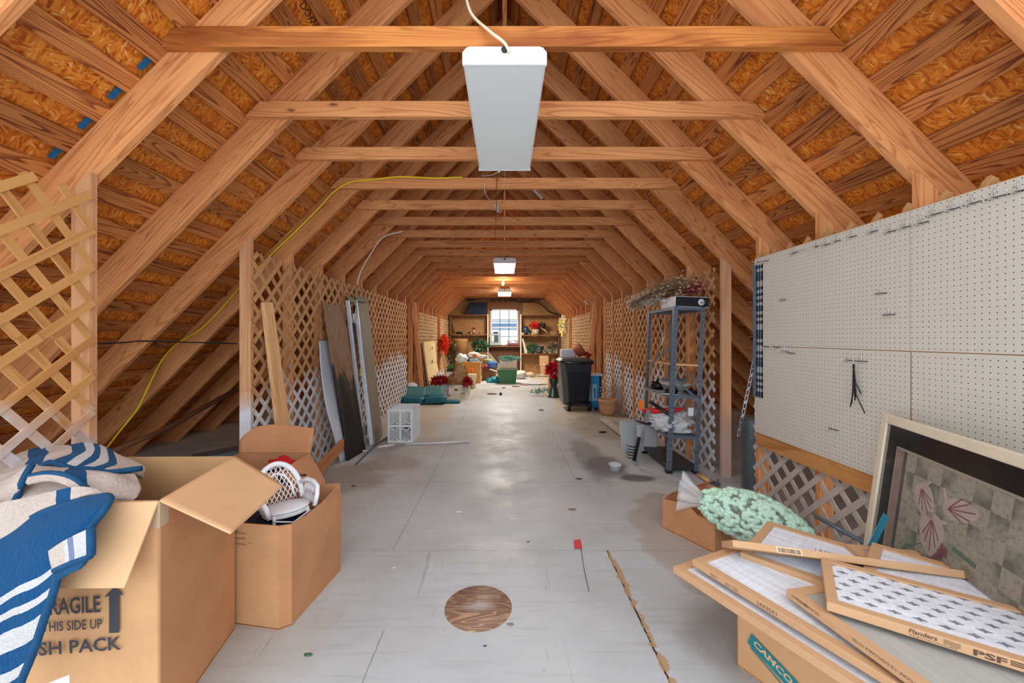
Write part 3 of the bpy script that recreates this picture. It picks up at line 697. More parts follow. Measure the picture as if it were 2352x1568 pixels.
bl('hanging_end', [[at(-60, 1248, 1.24), at(20, 1215, 1.25), at(100, 1178, 1.26), at(180, 1150, 1.27), at(240, 1136, 1.28)],
                   [at(-60, 1290, 1.20), at(20, 1255, 1.20), at(110, 1215, 1.20), at(190, 1180, 1.21), at(250, 1150, 1.245)],
                   [at(-60, 1340, 1.175), at(10, 1310, 1.17), at(80, 1280, 1.17), at(150, 1245, 1.17), at(205, 1215, 1.19)],
                   [at(-60, 1400, 1.15), at(0, 1380, 1.145), at(50, 1350, 1.145), at(100, 1325, 1.15), at(142, 1290, 1.155)],
                   [at(-60, 1460, 1.14), at(-10, 1445, 1.135), at(40, 1425, 1.135), at(80, 1405, 1.135), at(112, 1380, 1.135)],
                   [at(-60, 1530, 1.13), at(-20, 1525, 1.125), at(20, 1510, 1.125), at(55, 1495, 1.125), at(82, 1475, 1.125)],
                   [at(-70, 1620, 1.12), at(-40, 1618, 1.115), at(-5, 1610, 1.115), at(20, 1605, 1.115), at(40, 1600, 1.115)]], c4, 'tr', amp=.008, seed=6, n=60)
c5 = cloth('blanket_under', [(0, BG), (.4, WH), (.5, (120, 130, 160)), (.62, WH)], 'u')
bl('hanging_corner', [[at(120, 1262, 1.15), at(160, 1235, 1.15), at(207, 1212, 1.155)], [at(124, 1290, 1.145), at(165, 1270, 1.145), at(208, 1250, 1.15)], [at(128, 1308, 1.145), at(165, 1290, 1.145), at(208, 1275, 1.15)]], c5, 'br', amp=.003, seed=7, n=16)
bl('hanging_corner', [[at(130, 1300, 1.15), at(165, 1290, 1.15), at(206, 1278, 1.155)], [at(128, 1338, 1.15), at(160, 1316, 1.15), at(190, 1302, 1.155)]], HEM, '', amp=.002, seed=8, n=8, th=.02)

# carton with the wicker chair
t = thing('cardboard_box', 'worn open carton holding the small wicker chair, right of the big moving carton', 'cardboard box', (-1.2, 2.0, 0))
A = V((-1.45, 1.86, 0)); B = V((-1.03, 1.79, 0)); Bc = V((-.985, 1.82, 0)); D = V((-.94, 2.25, 0)); E = V((-1.42, 2.3, 0))
tz = {0: .47, 1: .475, 2: .47, 3: .50, 4: .46}
P = [A, B, Bc, D, E]
for i in range(5):
    a, b = P[i], P[(i + 1) % 5]; n = (b - a).cross(V((0, 0, 1))).normalized() * -.006
    if i == 2: pts = [a, b, b + V((.01, 0, .43)), a.lerp(b, .85) + V((.02, 0, .505)), a.lerp(b, .6) + V((.0, 0, .465)), a.lerp(b, .3) + V((-.005, 0, .455)), a + V((0, 0, .47))]
    else: pts = [a, b, b + V((0, 0, tz[(i + 1) % 5])), a + V((0, 0, tz[i]))]
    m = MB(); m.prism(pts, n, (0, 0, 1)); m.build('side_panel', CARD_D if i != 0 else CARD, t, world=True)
m = MB(); m.prism([p * 1.0 + V((0, 0, .003)) for p in P], (0, 0, .006)); m.build('bottom_panel', CARD_D, t, world=True)
m = MB()
for z in (.43, .405, .38): m.prism([A + V((.0, -.008, z)), A.lerp(B, .62) + V((0, -.008, z)), A.lerp(B, .62) + V((0, -.008, z + .002)), A + V((0, -.008, z + .002))], (0, -.0005, 0))
for x in range(3): m.prism([A.lerp(B, .45 + x * .12) + V((0, -.008, .438 - .025 * x)), A.lerp(B, .53 + x * .06) + V((0, -.008, .438 - .025 * x)), A.lerp(B, .53 + x * .06) + V((0, -.008, .4395 - .025 * x)), A.lerp(B, .45 + x * .12) + V((0, -.008, .4395 - .025 * x))], (0, -.0004, 0))
m.build('printed_lines', INK, t, world=True)
m = MB(); m.blob((-1.2, 2.02, .36), (.2, .18, .07), 3, .25, 3, 3); o = m.build('folded_clothes', NAVY, None); tag(o, 'dark navy clothes bundled inside the carton under the wicker chair', 'clothes')
# carton behind
t = thing('cardboard_box', 'open carton with a tall raised back flap behind the wicker chair carton', 'cardboard box', (-1.65, 2.6, 0))
A, B, D, E = V((-1.91, 2.42, 0)), V((-1.40, 2.42, 0)), V((-1.40, 2.83, 0)), V((-1.91, 2.83, 0)); h = V((0, 0, .50))
for a, b in ((A, B), (B, D), (D, E), (E, A)):
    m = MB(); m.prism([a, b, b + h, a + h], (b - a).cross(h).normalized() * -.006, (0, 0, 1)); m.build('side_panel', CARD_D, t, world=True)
m = MB(); m.prism([p + V((0, 0, .003)) for p in (A, B, D, E)], (0, 0, .006)); m.build('bottom_panel', CARD_D, t, world=True)
quadgrid('flap', [[E + h, (E + D) / 2 + h, D + h], [at(553, 1008, 2.86), at(632, 1005, 2.88), at(718, 1012, 2.86)], [at(585, 980, 2.88), at(640, 974, 2.92), at(722, 983, 2.90)]], CARD_D, t)
flap('flap', [B + h, D + h, at(748, 1105, 2.62), at(716, 1148, 2.25)], CARD_D, t)
flap('flap', [A + h, B + h, B + h + V((.02, -.02, -.2)), A + h + V((0, -.03, -.2))], CARD_D, t)
# things in it
m = MB(); c = at(645, 1058, 2.6); m.blob(c - V((0, 0, .03)), (.085, .06, .05), 3, .5, 2, 4); o = m.build('red_cloth', plain('red_cloth', (190, 14, 30), .8, .2)); tag(o, 'crumpled red cloth on top of the rear carton', 'cloth')
m = MB(); c = at(648, 1082, 2.5); m.blob(c - V((0, 0, .06)), (.14, .09, .075), 3, .5, 3, 5); o = m.build('plastic_bag', plain('dark_film', (30, 26, 44), .2, .4)); tag(o, 'shiny dark plastic bag under the red cloth in the rear carton', 'bag')
m = MB(); m.blob((-1.66, 2.62, .2), (.22, .16, .19), 3, .3, 3, 6); o = m.build('packed_clothes', NAVY); tag(o, 'dark bundle filling the rear carton below the plastic bag', 'bundle')

# doll-sized wicker chair
def wicker():
    t = thing('wicker_chair', 'small white wicker armchair tilted back in the open carton', 'chair', (-1.13, 2.03, .45), 0, None, (R(-6), R(0), R(48)))
    Wk = plain('white_wicker', (236, 236, 240), .6, .08, 120, bump=.6)
    hw = .115
    m = MB()
    # seat with rounded front
    m.lathe([(0, 0), (.125, 0), (.13, .008), (.125, .018), (0, .018)], n=24, M=Matrix.Diagonal((1, .95, 1))); m.build('seat', Wk, t)
    # back: arched band + lattice
    def arch(a): return V((math.cos(a) * .13, .10 + .05 * math.sin(a), .05 + .19 * math.sin(a)))
    pts = [arch(R(d)) for d in range(-10, 191, 8)]
    m = MB(); m.tube(pts, .016, 8); m.build('back_rim', Wk, t)
    m = MB(); inn = [V((math.cos(R(d)) * .085, .105 + .04 * math.sin(R(d)), .04 + .14 * math.sin(R(d)))) for d in range(0, 181, 8)]
    m.tube(inn, .006, 6)
    for k in range(-5, 6):
        for s in (1, -1):
            seg = []
            for j in range(22):
                z = .02 + j * .013; x = k * .026 + s * (z - .11) * .55
                if abs(x) < .12 and ((x / .115) ** 2 + (max(0, z - .05) / .185) ** 2) < 1: seg.append(V((x, .105 + .05 * max(0, (z - .05)) / .19, z)))
            if len(seg) > 2: m.tube(seg, .0028, 5)
    m.build('back_weave', Wk, t)
    for s in (1, -1):
        m = MB(); m.tube([V((s * .125, .10, .11)), V((s * .15, .05, .125)), V((s * .155, -.02, .12)), V((s * .15, -.09, .10)), V((s * .135, -.115, .06)), V((s * .12, -.11, .0))], .013, 8)
        for j in range(9):
            y = .08 - j * .022; m.tube([V((s * .152, y, .115)), V((s * .12, y - .02, .01))], .0025, 5); m.tube([V((s * .152, y, .115)), V((s * .12, y + .02, .01))], .0025, 5)
        m.build('armrest', Wk, t)
    for x, y in ((-.09, -.085), (.09, -.085), (-.09, .085), (.09, .085)):
        m = MB(); m.tube([V((x, y, .0)), V((x, y, -.05)), V((x, y, -.10))], .009, 8); m.build('leg', Wk, t)
    m = MB(); m.lathe([(.118, 0), (.122, -.01), (.118, -.02)], n=24); m.tube([V((-.1, -.1, -.02)), V((0, -.115, -.055)), V((.1, -.1, -.02))], .005, 6); m.build('apron', Wk, t); t.scale = (.88, .88, .88)
wicker()

# boards leaning on the left lattice
def lean(name, b0, b1, t1, t0, th, mat, label, cat='board', parent=None, n=None):
    m = MB(); b0, b1, t0, t1 = V(b0), V(b1), V(t0), V(t1); nn = (b1 - b0).cross(t0 - b0).normalized()
    m.prism([b0, b1, t1, t0], nn * th, t0 - b0); o = m.build(name, mat); tag(o, label, cat); return o
def top_at(px, py, x=-2.0):
    d = x * F / (px - VX); return V((x, d, CAMZ - (py - VY) * d / F))
lean('pine_plank', (-1.86, 3.30, 0), (-1.83, 3.44, 0), at(618, 695, 3.36), at(598, 695, 3.24), .038, FRESH, 'fresh pale pine plank leaning on the lattice behind the cartons')
lean('pine_plank', (-1.62, 2.95, .02), (-1.62, 2.95, .14), at(795, 1003, 4.3), at(795, 1025, 4.3), .03, wood('pine_redd', (196, 130, 82), (160, 96, 56), 7, .05, .1), 'reddish pine plank lying low on its edge beside the rear carton')
def buckled(name, rows, th, mat, label, cat):
    m = MB(); m.grid(rows, 10, 24); o = m.build(name, mat, solid=th); tag(o, label, cat)
pb = plain('white_board', (196, 202, 212), .6, .03)
buckled('bowed_board', [[at(733, 783, 4.2), at(752, 781, 4.4), at(770, 780, 4.6)], [at(737, 850, 4.15), at(758, 850, 4.35), at(778, 850, 4.5)], [at(748, 930, 4.1), at(768, 930, 4.25), at(785, 930, 4.4)], [at(768, 1005, 4.12), at(780, 1000, 4.2), at(792, 1000, 4.3)], [fl(782, 1063), fl(790, 1058), fl(797, 1052)]], .006, pb, 'bowed white panel standing behind the burnt plywood board', 'panel')
t_ = NT('burnt', 0.6, .3); P_ = t_.obj(); uv = t_.uv()
nz = t_.noise(t_.map(uv, (.8, 7, 1)), 1, 2, .5, .5); g = t_.math('FRACT', t_.math('MULTIPLY', nz, 9)); bs = t_.ramp(g, [(0, S((150, 108, 78))), (.7, S((132, 92, 64))), (1, S((110, 72, 48)))])
zz = t_.n('ShaderNodeSeparateXYZ', {0: P_}); e = t_.math('SUBTRACT', 1.0, zz.outputs[2]); e = t_.math('ADD', t_.math('MULTIPLY', e, 1.0), t_.math('MULTIPLY', t_.math('SUBTRACT', t_.noise(t_.map(P_, (3, 3, 1.3)), 1.6, 4, .6), .5), 1.0))
t_.col(t_.mix(t_.ramp(e, [(.05, (0, 0, 0)), (.13, (1, 1, 1))]), bs, t_.mix(t_.noise(P_, 6, 4), S((14, 14, 16)), S((48, 40, 36)))))
lean('plywood_board', fl(796, 1059), fl(838, 1034), top_at(786, 704), top_at(739, 695), .012, t_.m, 'brown plywood board with a black burnt lower half leaning on the lattice')
t = thing('door_track', 'pair of white aluminium rails with a chain, leaning next to the burnt board', 'rail', (-1.7, 4.9, 0))
for (p0, p1, q) in (((834, 1018), (797, 690), .03), ((853, 1021), (815, 690), .045)):
    a = fl(*p0); b = top_at(p1[0], p1[1], -1.97); m = MB(); m.bar(a, b, q, .03, (1, 0, 0)); m.bar(a + V((.02, -.0, .01)), b + V((.02, 0, 0)), q * .3, .02, (1, 0, 0)); m.build('rail', ALU, t, world=True)
m = MB(); d = 5.1; m.box(at(812, 731, 5.05), (.03, .12, .12)); m.build('bracket', GALV, t, world=True)
m = MB(); d = 4.95; m.box(at(838, 988, 4.9), (.03, .06, .12)); m.build('bracket', GALV, t, world=True)
m = MB(); m.tube([at(815, 700, 5.05), at(811, 730, 5.03), at(813, 780, 5.0), at(812, 805, 4.98)], .012, 6); m.build('chain', BLACK, t, world=True)
m = MB(); m.box(at(829, 855, 4.93), (.004, .03, .09)); m.build('yellow_label', YELLOW, t, world=True)
p = at(834, 945, 4.80); words('FLDR', p, (-.02, .1, -.6), (0, 1, 0), .03, plain('blueink', (30, 90, 170)), t, .02)
lean('weathered_board', fl(858, 1022), fl(876, 1000), top_at(842, 693), top_at(818, 690), .02, GREYWOOD, 'weathered grey plank leaning at the right of the aluminium rails')
for i, (p, q) in enumerate(((793, 812), (812, 838))):
    m = MB(); a = top_at(p, 676); b = top_at(q, 684); m.prism([a, b, b + V((.06, 0, -.07)), a + V((.06, 0, -.09))], (.004, 0, .002)); o = m.build('tin_cap', plain('green_tin', (150, 158, 144), .5, .1)); tag(o, ('left' if i == 0 else 'right') + ' grey green flashing piece on top of the leaning rails', 'flashing')
m = MB(); m.tube([fl(817, 1066, .01), fl(862, 1022, .01), fl(895, 1000, .015)], .010, 8); o = m.build('metal_rod', STEEL); tag(o, 'grey rod lying on the floor in front of the leaning boards', 'rod')
m = MB(); m.tube([fl(868, 1026, .01), fl(907, 1021, .01)], .012, 8); o = m.build('plastic_pipe', WHITE); tag(o, 'short white pipe on the floor left of the milk crate', 'pipe')
m = MB(); m.tube([fl(930, 1020, .012), fl(1080, 1014, .012)], .011, 8); o = m.build('plastic_pipe', WHITE); tag(o, 'long thin white pipe lying in front of the milk crate', 'pipe')
m = MB(); m.blob(fl(833, 1035, .01), (.07, .02, .01), 2, .6); o = m.build('plastic_scrap', WHITE); tag(o, 'small white plastic scrap at the foot of the aluminium rails', 'scrap')
# milk crate lying on its side
t = thing('milk_crate', 'white plastic milk crate standing on the floor left of the aisle', 'crate', (-1.32, 4.98, 0)); w, d, h = .29, .42, .42
m = MB(); x0, x1, y0, y1 = -.145, .145, 0, .42
for (a, b) in ((x0, y0), (x1, y0), (x0, y1), (x1, y1)): m.bx(a - .012, a + .012, b - .012, b + .012, 0, h)
for z in (.012, h / 2, h - .012):
    for y in (y0, y1): m.bx(x0, x1, y - .008, y + .008, z - .014, z + .014)
    for x in (x0, x1): m.bx(x - .008, x + .008, y0, y1, z - .014, z + .014)
for y in (y0, y1): m.bx(-.013, .013, y - .006, y + .006, 0, h)
for x in (x0, x1): m.bx(x - .006, x + .006, .2, .225, 0, h)
m.build('frame', WHITE, t)
m = MB()
for ox in (0, 1):
    for oz in (0, 1):
        cx, cz = -.072 + ox * .144, h * .25 + oz * h * .5
        for k in range(-4, 5):
            o_ = k * .024
            for s in (1, -1):
                a = max(-.065, -.095 - s * o_ if s > 0 else -.065); 
                xa, xb = -.062, .062; za, zb = s * xa + o_, s * xb + o_
                pa, pb_ = V((cx + xa, 0, cz + max(-.09, min(.09, za)))), V((cx + xb, 0, cz + max(-.09, min(.09, zb))))
                m.bar(pa, pb_, .004, .005, (0, 1, 0))
m.build('front_grille', WHITE, t)
for x, nm in ((x1, 'side_grille'), (x0, 'side_grille')):
    m = MB()
    for k in range(11): m.bx(x - .004, x + .004, .02 + k * .038 - .004, .02 + k * .038 + .004, 0, h)
    for k in range(8): m.bx(x - .003, x + .003, 0, d, .03 + k * .05, .036 + k * .05)
    m.build(nm, WHITE, t)
m = MB()
for k in range(9): m.bx(x0, x1, .02 + k * .047 - .004, .02 + k * .047 + .004, h - .008, h)
m.bx(x0, x1, d - .006, d, 0, h); m.bx(x0, x1, 0, d, 0, .006); m.build('back_and_top', WHITE, t)
m = MB(); m.blob((-1.27, 5.12, .1), (.07, .07, .08), 2, .4, 3); o = m.build('blue_bundle', plain('blue_cloth', (36, 60, 120), .8, .2)); tag(o, 'blue bundle inside the milk crate', 'bundle')
m = MB(); m.box((-1.92 - .16, 3.55, .14), (.12, .2, .28)); o = m.build('wooden_block', OLDWOOD); tag(o, 'short wooden block behind the lattice near the pine plank', 'block')
m = MB(); m.prism([at(112, 1568, 1.11), at(158, 1550, 1.13), at(160, 1600, 1.12), at(112, 1600, 1.11)], (0, .002, 0)); o = m.build('paper_sheet', WHITE); tag(o, 'corner of a white sheet at the very bottom left under the blanket', 'paper')
# ------------------------------------------------------------------ right foreground
# pegboard
def peg_mat():
    t = NT('pegboard', 0.45, .4); P = t.n('ShaderNodeTexCoord').outputs['Object']; sp = t.n('ShaderNodeSeparateXYZ', {0: P})
    p = .0254 * 1.0
    a = t.math('SUBTRACT', t.math('FRACT', t.math('DIVIDE', sp.outputs[1], p)), .5); b = t.math('SUBTRACT', t.math('FRACT', t.math('DIVIDE', sp.outputs[2], p)), .5)
    d = t.math('SQRT', t.math('ADD', t.math('MULTIPLY', a, a), t.math('MULTIPLY', b, b)))
    hole = t.math('LESS_THAN', d, .10)
    c = t.mix(t.noise(P, 2, 3), S((206, 200, 186)), S((200, 193, 180))); c = t.mix(hole, c, S((84, 72, 62))); t.col(c); return t.m
PEG = peg_mat(); PX = 1.975
def px_(px, py, x=PX - .004):
    d = x * F / (px - VX); return V((x, d, CAMZ - (py - VY) * d / F))
def peg(y0, y1, z0, z1, lab):
    m = MB(); m.bx(PX - .003, PX + .003, y0, y1, z0, z1); o = m.build('pegboard', PEG); tag(o, lab, 'pegboard', 'pegboard sheets on the right wall')
peg(1.915, 3.10, 1.268, 1.95, 'upper left sheet of white pegboard, with the long row of hooks')
peg(.55, 1.911, 1.268, 1.95, 'upper right sheet of white pegboard running out of the photo')
peg(1.915, 3.10, .593, 1.264, 'lower left sheet of white pegboard, where the black ties hang')
peg(.55, 1.905, .593, 1.264, 'lower right sheet of white pegboard, behind the framed flower picture')
m = MB(); m.bx(PX + .004, PX + .016, .55, 3.09, .49, 1.955); o = m.build('plywood_backing', PLY); tag(o, 'plywood sheet behind the pegboard, showing as an orange strip below it', 'plywood')
t = thing('steel_standard', 'slotted grey steel strip along the far edge of the pegboard', 'bracket strip', (PX - .01, 3.06, .80))
m = MB()
z0, z1 = .87, 1.90; y0, y1 = 3.0, 3.075; zz = z0; k = 0
m.bx(PX - .006, PX - .004, y0, y0 + .012, z0, z1); m.bx(PX - .006, PX - .004, y1 - .012, y1, z0, z1); m.bx(PX - .006, PX - .004, (y0 + y1) / 2 - .004, (y0 + y1) / 2 + .004, z0, z1)
while zz < z1:
    m.bx(PX - .006, PX - .004, y0, y1, zz, zz + (.024 if k % 4 else .045)); zz += .048 if k % 3 else .07; k += 1
m.build('slotted_face', STEEL, t, world=True)
m = MB(); m.bx(PX - .03, PX - .004, 3.076, 3.079, z0, z1); m.build('side_flange', STEEL, t, world=True)
# peg hooks
WIRE = plain('hook_wire', (200, 204, 210), .3, .05, metal=.6); DWIRE = plain('hook_dark', (48, 48, 54), .4, .05)
hooks = [(110, 560), (150, 555), (310, 510), (445, 470), (500, 460), (560, 440), (650, 415), (770, 385), (870, 385), (955, 360), (1055, 335), (1125, 285), (1230, 255), (1350, 220), (1485, 185), (1620, 150)]
mid = [((250, 780), 'lone peg hook left of centre on the upper left pegboard'), ((820, 742), 'upper one of two peg hooks in the middle of the upper left pegboard'), ((868, 865), 'lower one of two peg hooks in the middle of the upper left pegboard'),
       ((160, 1052), 'peg hook nearest the steel strip below the pegboard seam'), ((215, 1055), 'second peg hook from the steel strip below the pegboard seam'), ((262, 1080), 'third peg hook from the steel strip below the pegboard seam'), ((300, 1088), 'fourth peg hook from the steel strip below the pegboard seam'),
       ((643, 1130), 'peg hook just left of the one holding the black ties'), ((712, 1135), 'peg hook holding the bunch of black ties'), ((545, 1530), 'lowest peg hook, near the bottom edge of the pegboard')]
def hook(zx, zy, label, grp):
    p = px_(1700 + zx / 2.529, 380 + zy / 2.529)
    t = thing('peg_hook', label, 'hook', p, 0, grp)
    m = MB(); m.tube([V((0, 0, .032)), V((-.004, 0, .036)), V((-.006, 0, .03)), V((-.006, 0, -.004)), V((-.035, -.004, -.009)), V((-.055, -.006, -.002)), V((-.06, -.006, .010))], .0024, 6); m.build('prong', WIRE, t)
    m = MB(); m.tube([V((-.006, -.036, -.001)), V((-.006, .030, -.001))], .0024, 6); m.build('cross_wire', DWIRE, t)
for i, h in enumerate(hooks): hook(*h, 'wire peg hook in the top row of the pegboard, %s from the far end' % ORD[i + 1], 'peg hooks in the top row')
for h, l in mid: hook(*h, l, 'peg hooks in the middle of the board')
p = px_(1700 + 345 / 2.529, 380 + 500 / 2.529); m = MB(); m.tube([p + V((-.004, -.07, 0)), p + V((-.01, .05, .006)), p + V((-.01, .05, -.02))], .002, 6); m.tube([p + V((-.01, -.07, .0)), p + V((-.01, -.07, .03))], .002, 6); o = m.build('long_hook', WIRE); tag(o, 'long horizontal wire hook in the top row near the far end', 'hook')
t = thing('cable_ties', 'bunch of black ties hanging from a peg hook on the lower left pegboard', 'cable ties', px_(1974, 832))
for k in range(6):
    m = MB(); a = V((-.03, rnd.uniform(-.006, .006), -.01)); L = .16 + .02 * k; e = (-.045, -.02, -.005, .01, .025, -.07)[k]
    m.tube([a, a + V((0, e * .1, -.06)), a + V((0, e * .25, -L * .65)), a + V((0, e, -L))], .003, 5); m.build('tie', BLACK, t)
# ladder-like slotted rail and wire roll in the right opening
t = thing('metal_ladder_rail', 'slim steel rail with pointed rungs leaning behind the far pegboard edge', 'rail', (2.1, 3.5, .4))
a, b = at(1696, 1000, 3.45), at(1738, 800, 3.45)
m = MB(); sd = V((.012, 0, .003))
for s in (-1, 1): m.bar(a + sd * s, b + sd * s, .006, .004, (0, 1, 0))
for k in range(14): q = a.lerp(b, k / 13); m.bar(q - sd, q + sd, .03 if k % 2 else .012, .004, (0, 1, 0))
m.build('slotted_rail', GALV, t, world=True)
for k in range(7):
    m = MB(); q = a.lerp(b, .1 + k * .15) if k < 6 else b + V((0, 0, .12)); m.tube([q, q + V((-.05, -.01, .008)), q + V((-.06, -.01, .012))], [.003, .002, .0005], 5); m.build('rung', GALV, t, world=True)
for k, py in enumerate((600, 612, 655, 668, 715, 735, 760)):
    q = at(1735, py + 40, 3.2); m = MB(); m.tube([q, q + V((-.05, 0, .006))], .0018, 5); m.build('rung', GALV, t, world=True)
mesh = NT('wire_mesh', .4, .5, .6); sp = mesh.n('ShaderNodeSeparateXYZ', {0: mesh.uv()})
wa = mesh.math('FRACT', mesh.math('MULTIPLY', sp.outputs[0], 64)); wb = mesh.math('FRACT', mesh.math('MULTIPLY', sp.outputs[1], 64))
al = mesh.math('MAXIMUM', mesh.math('LESS_THAN', wa, .22), mesh.math('LESS_THAN', wb, .22)); mesh.t.links.new(al, mesh.b.inputs['Alpha']); mesh.b.inputs['Base Color'].default_value = S((110, 124, 132))
t = thing('wire_mesh_roll', 'upright roll of grey wire mesh behind the pink stained post', 'wire roll', (2.16, 3.42, 0))
m = MB(); m.lathe([(.085, 0), (.085, .62)], n=32); m.build('outer_turn', mesh.m, t)
m = MB(); m.lathe([(.065, 0), (.065, .62)], n=32); m.build('inner_turn', mesh.m, t)
m = MB(); m.cyl((2.32, 3.5, 0), (2.32, 3.5, .52), .05, 20); o = m.build('grey_tube', plain('grey_tube', (92, 112, 124), .5, .1)); tag(o, 'grey blue tube standing beside the wire mesh roll', 'tube')
# framed picture
TL, TR, BLp = V((1.925, 1.967, .952)), V((1.56, .843, .952)), V((1.785, 1.967, .0)); BRp = BLp + (TR - TL)
t = thing('framed_picture', 'large cream framed flower picture leaning against the pegboard', 'picture', BLp)
U = (TR - TL).normalized(); W_ = (TL - BLp).normalized(); Wd = (TR - TL).length; Ht = (TL - BLp).length; N = U.cross(W_).normalized()
if N.x > 0: N = -N
def pp(u, w, n=0): return BLp + U * u + W_ * w + N * n
def pr(nm, u0, u1, w0, w1, n0, n1, mat, **k):
    m = MB(); m.prism([pp(u0, w0, n0), pp(u1, w0, n0), pp(u1, w1, n0), pp(u0, w1, n0)], N * (n1 - n0)); return m.build(nm, mat, t, world=True, **k)
FRM = plain('cream_frame', (222, 208, 184), .3, .06)
for q in ((0, .045, 0, Ht), (Wd - .045, Wd, 0, Ht), (0.045, Wd - .045, 0, .045), (.045, Wd - .045, Ht - .045, Ht)): pr('frame_side', *q, 0, .03, FRM, bevel=.006)
pr('mat', .04, Wd - .04, .04, Ht - .04, .004, .01, plain('black_mat', (34, 30, 34), .35, .1))
m1 = (.125, Wd - .155, .12, Ht - .145); pr('art_border', m1[0] - .01, m1[1] + .01, m1[2] - .01, m1[3] + .01, .010, .012, plain('art_cream', (206, 192, 174), .3, .05))
pr('art_pink_band', m1[0], m1[0] + .05, m1[2], m1[3], .012, .0135, plain('art_pink', (186, 156, 150), .35, .12, 20))
pr('art_dark_band', m1[0] + .05, m1[0] + .07, m1[2], m1[3], .012, .0135, plain('art_grey', (104, 98, 96), .35, .15, 20))
at_ = NT('art_field', .35, .5); uv = at_.uv(); ch = at_.n('ShaderNodeTexChecker', {'Vector': uv, 'Scale': 13.0}).outputs[1]
nb = at_.noise(uv, 6, 3); nf = at_.noise(uv, 50, 4, .7)
c = at_.mix(at_.math('MULTIPLY', ch, at_.ramp(nb, [(.45, (.1, .1, .1)), (.6, (.8, .8, .8))])), S((206, 196, 176)), S((116, 118, 110))); c = at_.mix(at_.math('MULTIPLY', at_.ramp(nf, [(.5, (0, 0, 0)), (.65, (1, 1, 1))]), .45), c, S((96, 88, 80))); at_.col(c)
pr('art_field', m1[0] + .07, m1[1], m1[2], m1[3], .012, .013, at_.m)
PET = plain('petal', (232, 212, 200), .4, .08, 20); VEIN = plain('petal_vein', (170, 108, 116), .4, .1)
def leafart(u, w, L, wd, a, pet=PET, vein=VEIN, spad=True):
    m = MB(); pts = []
    for k in range(24):
        th = 2 * math.pi * k / 24; r = 1 - .25 * math.cos(th)
        x = L * (.5 - .5 * math.cos(th)) - L * .15; y = wd * math.sin(th) * (1 - .35 * (1 - math.cos(th)) / 2)
        pts.append(pp(u + x * math.cos(a) - y * math.sin(a), w + x * math.sin(a) + y * math.cos(a), .0135))
    m.prism(pts, N * .0012); ptl = m.build('art_petal', pet, t, world=True)
    for k in range(-3, 4):
        m = MB(); ee = k * .28
        p0 = pp(u, w, .0150); p1 = pp(u + L * .75 * math.cos(a + ee), w + L * .75 * math.sin(a + ee) * 1, .0150)
        if abs(k) < 3: m.bar(p0, p0.lerp(p1, 1 - abs(k) * .17), .005, .0005, N); m.build('art_vein', vein, ptl, world=True)
        else: m.bm.free()
    if spad:
        m = MB(); m.bar(pp(u, w, .016), pp(u + L * .45 * math.cos(a + 1.7), w + L * .45 * math.sin(a + 1.7), .016), .014, .0012, N); m.build('art_spadix', pet, t, world=True)
def pu(px, py):
    d0 = V(((px - VX) / F, 1, -(py - VY) / F)); s_ = (BLp - V((0, 0, CAMZ))).dot(N) / d0.dot(N); q = V((0, 0, CAMZ)) + d0 * s_ - BLp
    return q.dot(U), q.dot(W_)
(u1, w1), (u2, w2), (u3, w3) = pu(2140, 1120), pu(2205, 1165), pu(2165, 1190)
leafart(u1, w1, .15, .065, -1.0); leafart(u2, w2, .17, .05, .25); leafart(u3, w3, .17, .08, -1.5)
GR = plain('art_green', (120, 146, 126), .4, .1)
m = MB(); m.bar(pp(*pu(2215, 1255), .0145), pp(*pu(2270, 1295), .0145), .016, .001, N); m.build('art_stem', GR, t, world=True)
m = MB(); m.prism([pp(*pu(2085, 1265), .0135), pp(*pu(2140, 1245), .0135), pp(*pu(2095, 1250), .0135)], N * .001); m.build('art_leaf', GR, t, world=True)
for k in range(5): leafart(pu(2150 + 12 * k, 1278)[0], pu(2150 + 12 * k, 1278)[1], .07, .013, k * .62 - .2, plain('art_pale', (190, 180, 158)), VEIN, False)
g2 = NT('picture_glass', .05, .6, 0, 1.0); g2.b.inputs['IOR'].default_value = 1.1
pr('glass', .04, Wd - .04, .04, Ht - .04, .020, .022, g2.m)
# blue ruler
a, b = at(2003, 1250, 1.72), at(2036, 1183, 1.76)
t = thing('ruler', 'blue plastic ruler propped against the picture frame', 'ruler', a)
m = MB(); m.bar(a - (b - a) * .6, b, .032, .003, (0, 1, 0)); m.build('blade', plain('ruler_blue', (52, 138, 166), .3, .05), t, world=True)
m = MB(); d_ = (b - a).normalized(); sd = d_.cross(V((0, 1, 0))).normalized()
for k in range(14): q = b - d_ * (.012 + k * .012) + V((0, -.003, 0)); m.bar(q + sd * .014, q + sd * (.004 if k % 2 else .008), .0012, .0005, (0, 1, 0))
m.build('scale_marks', INK, t, world=True)

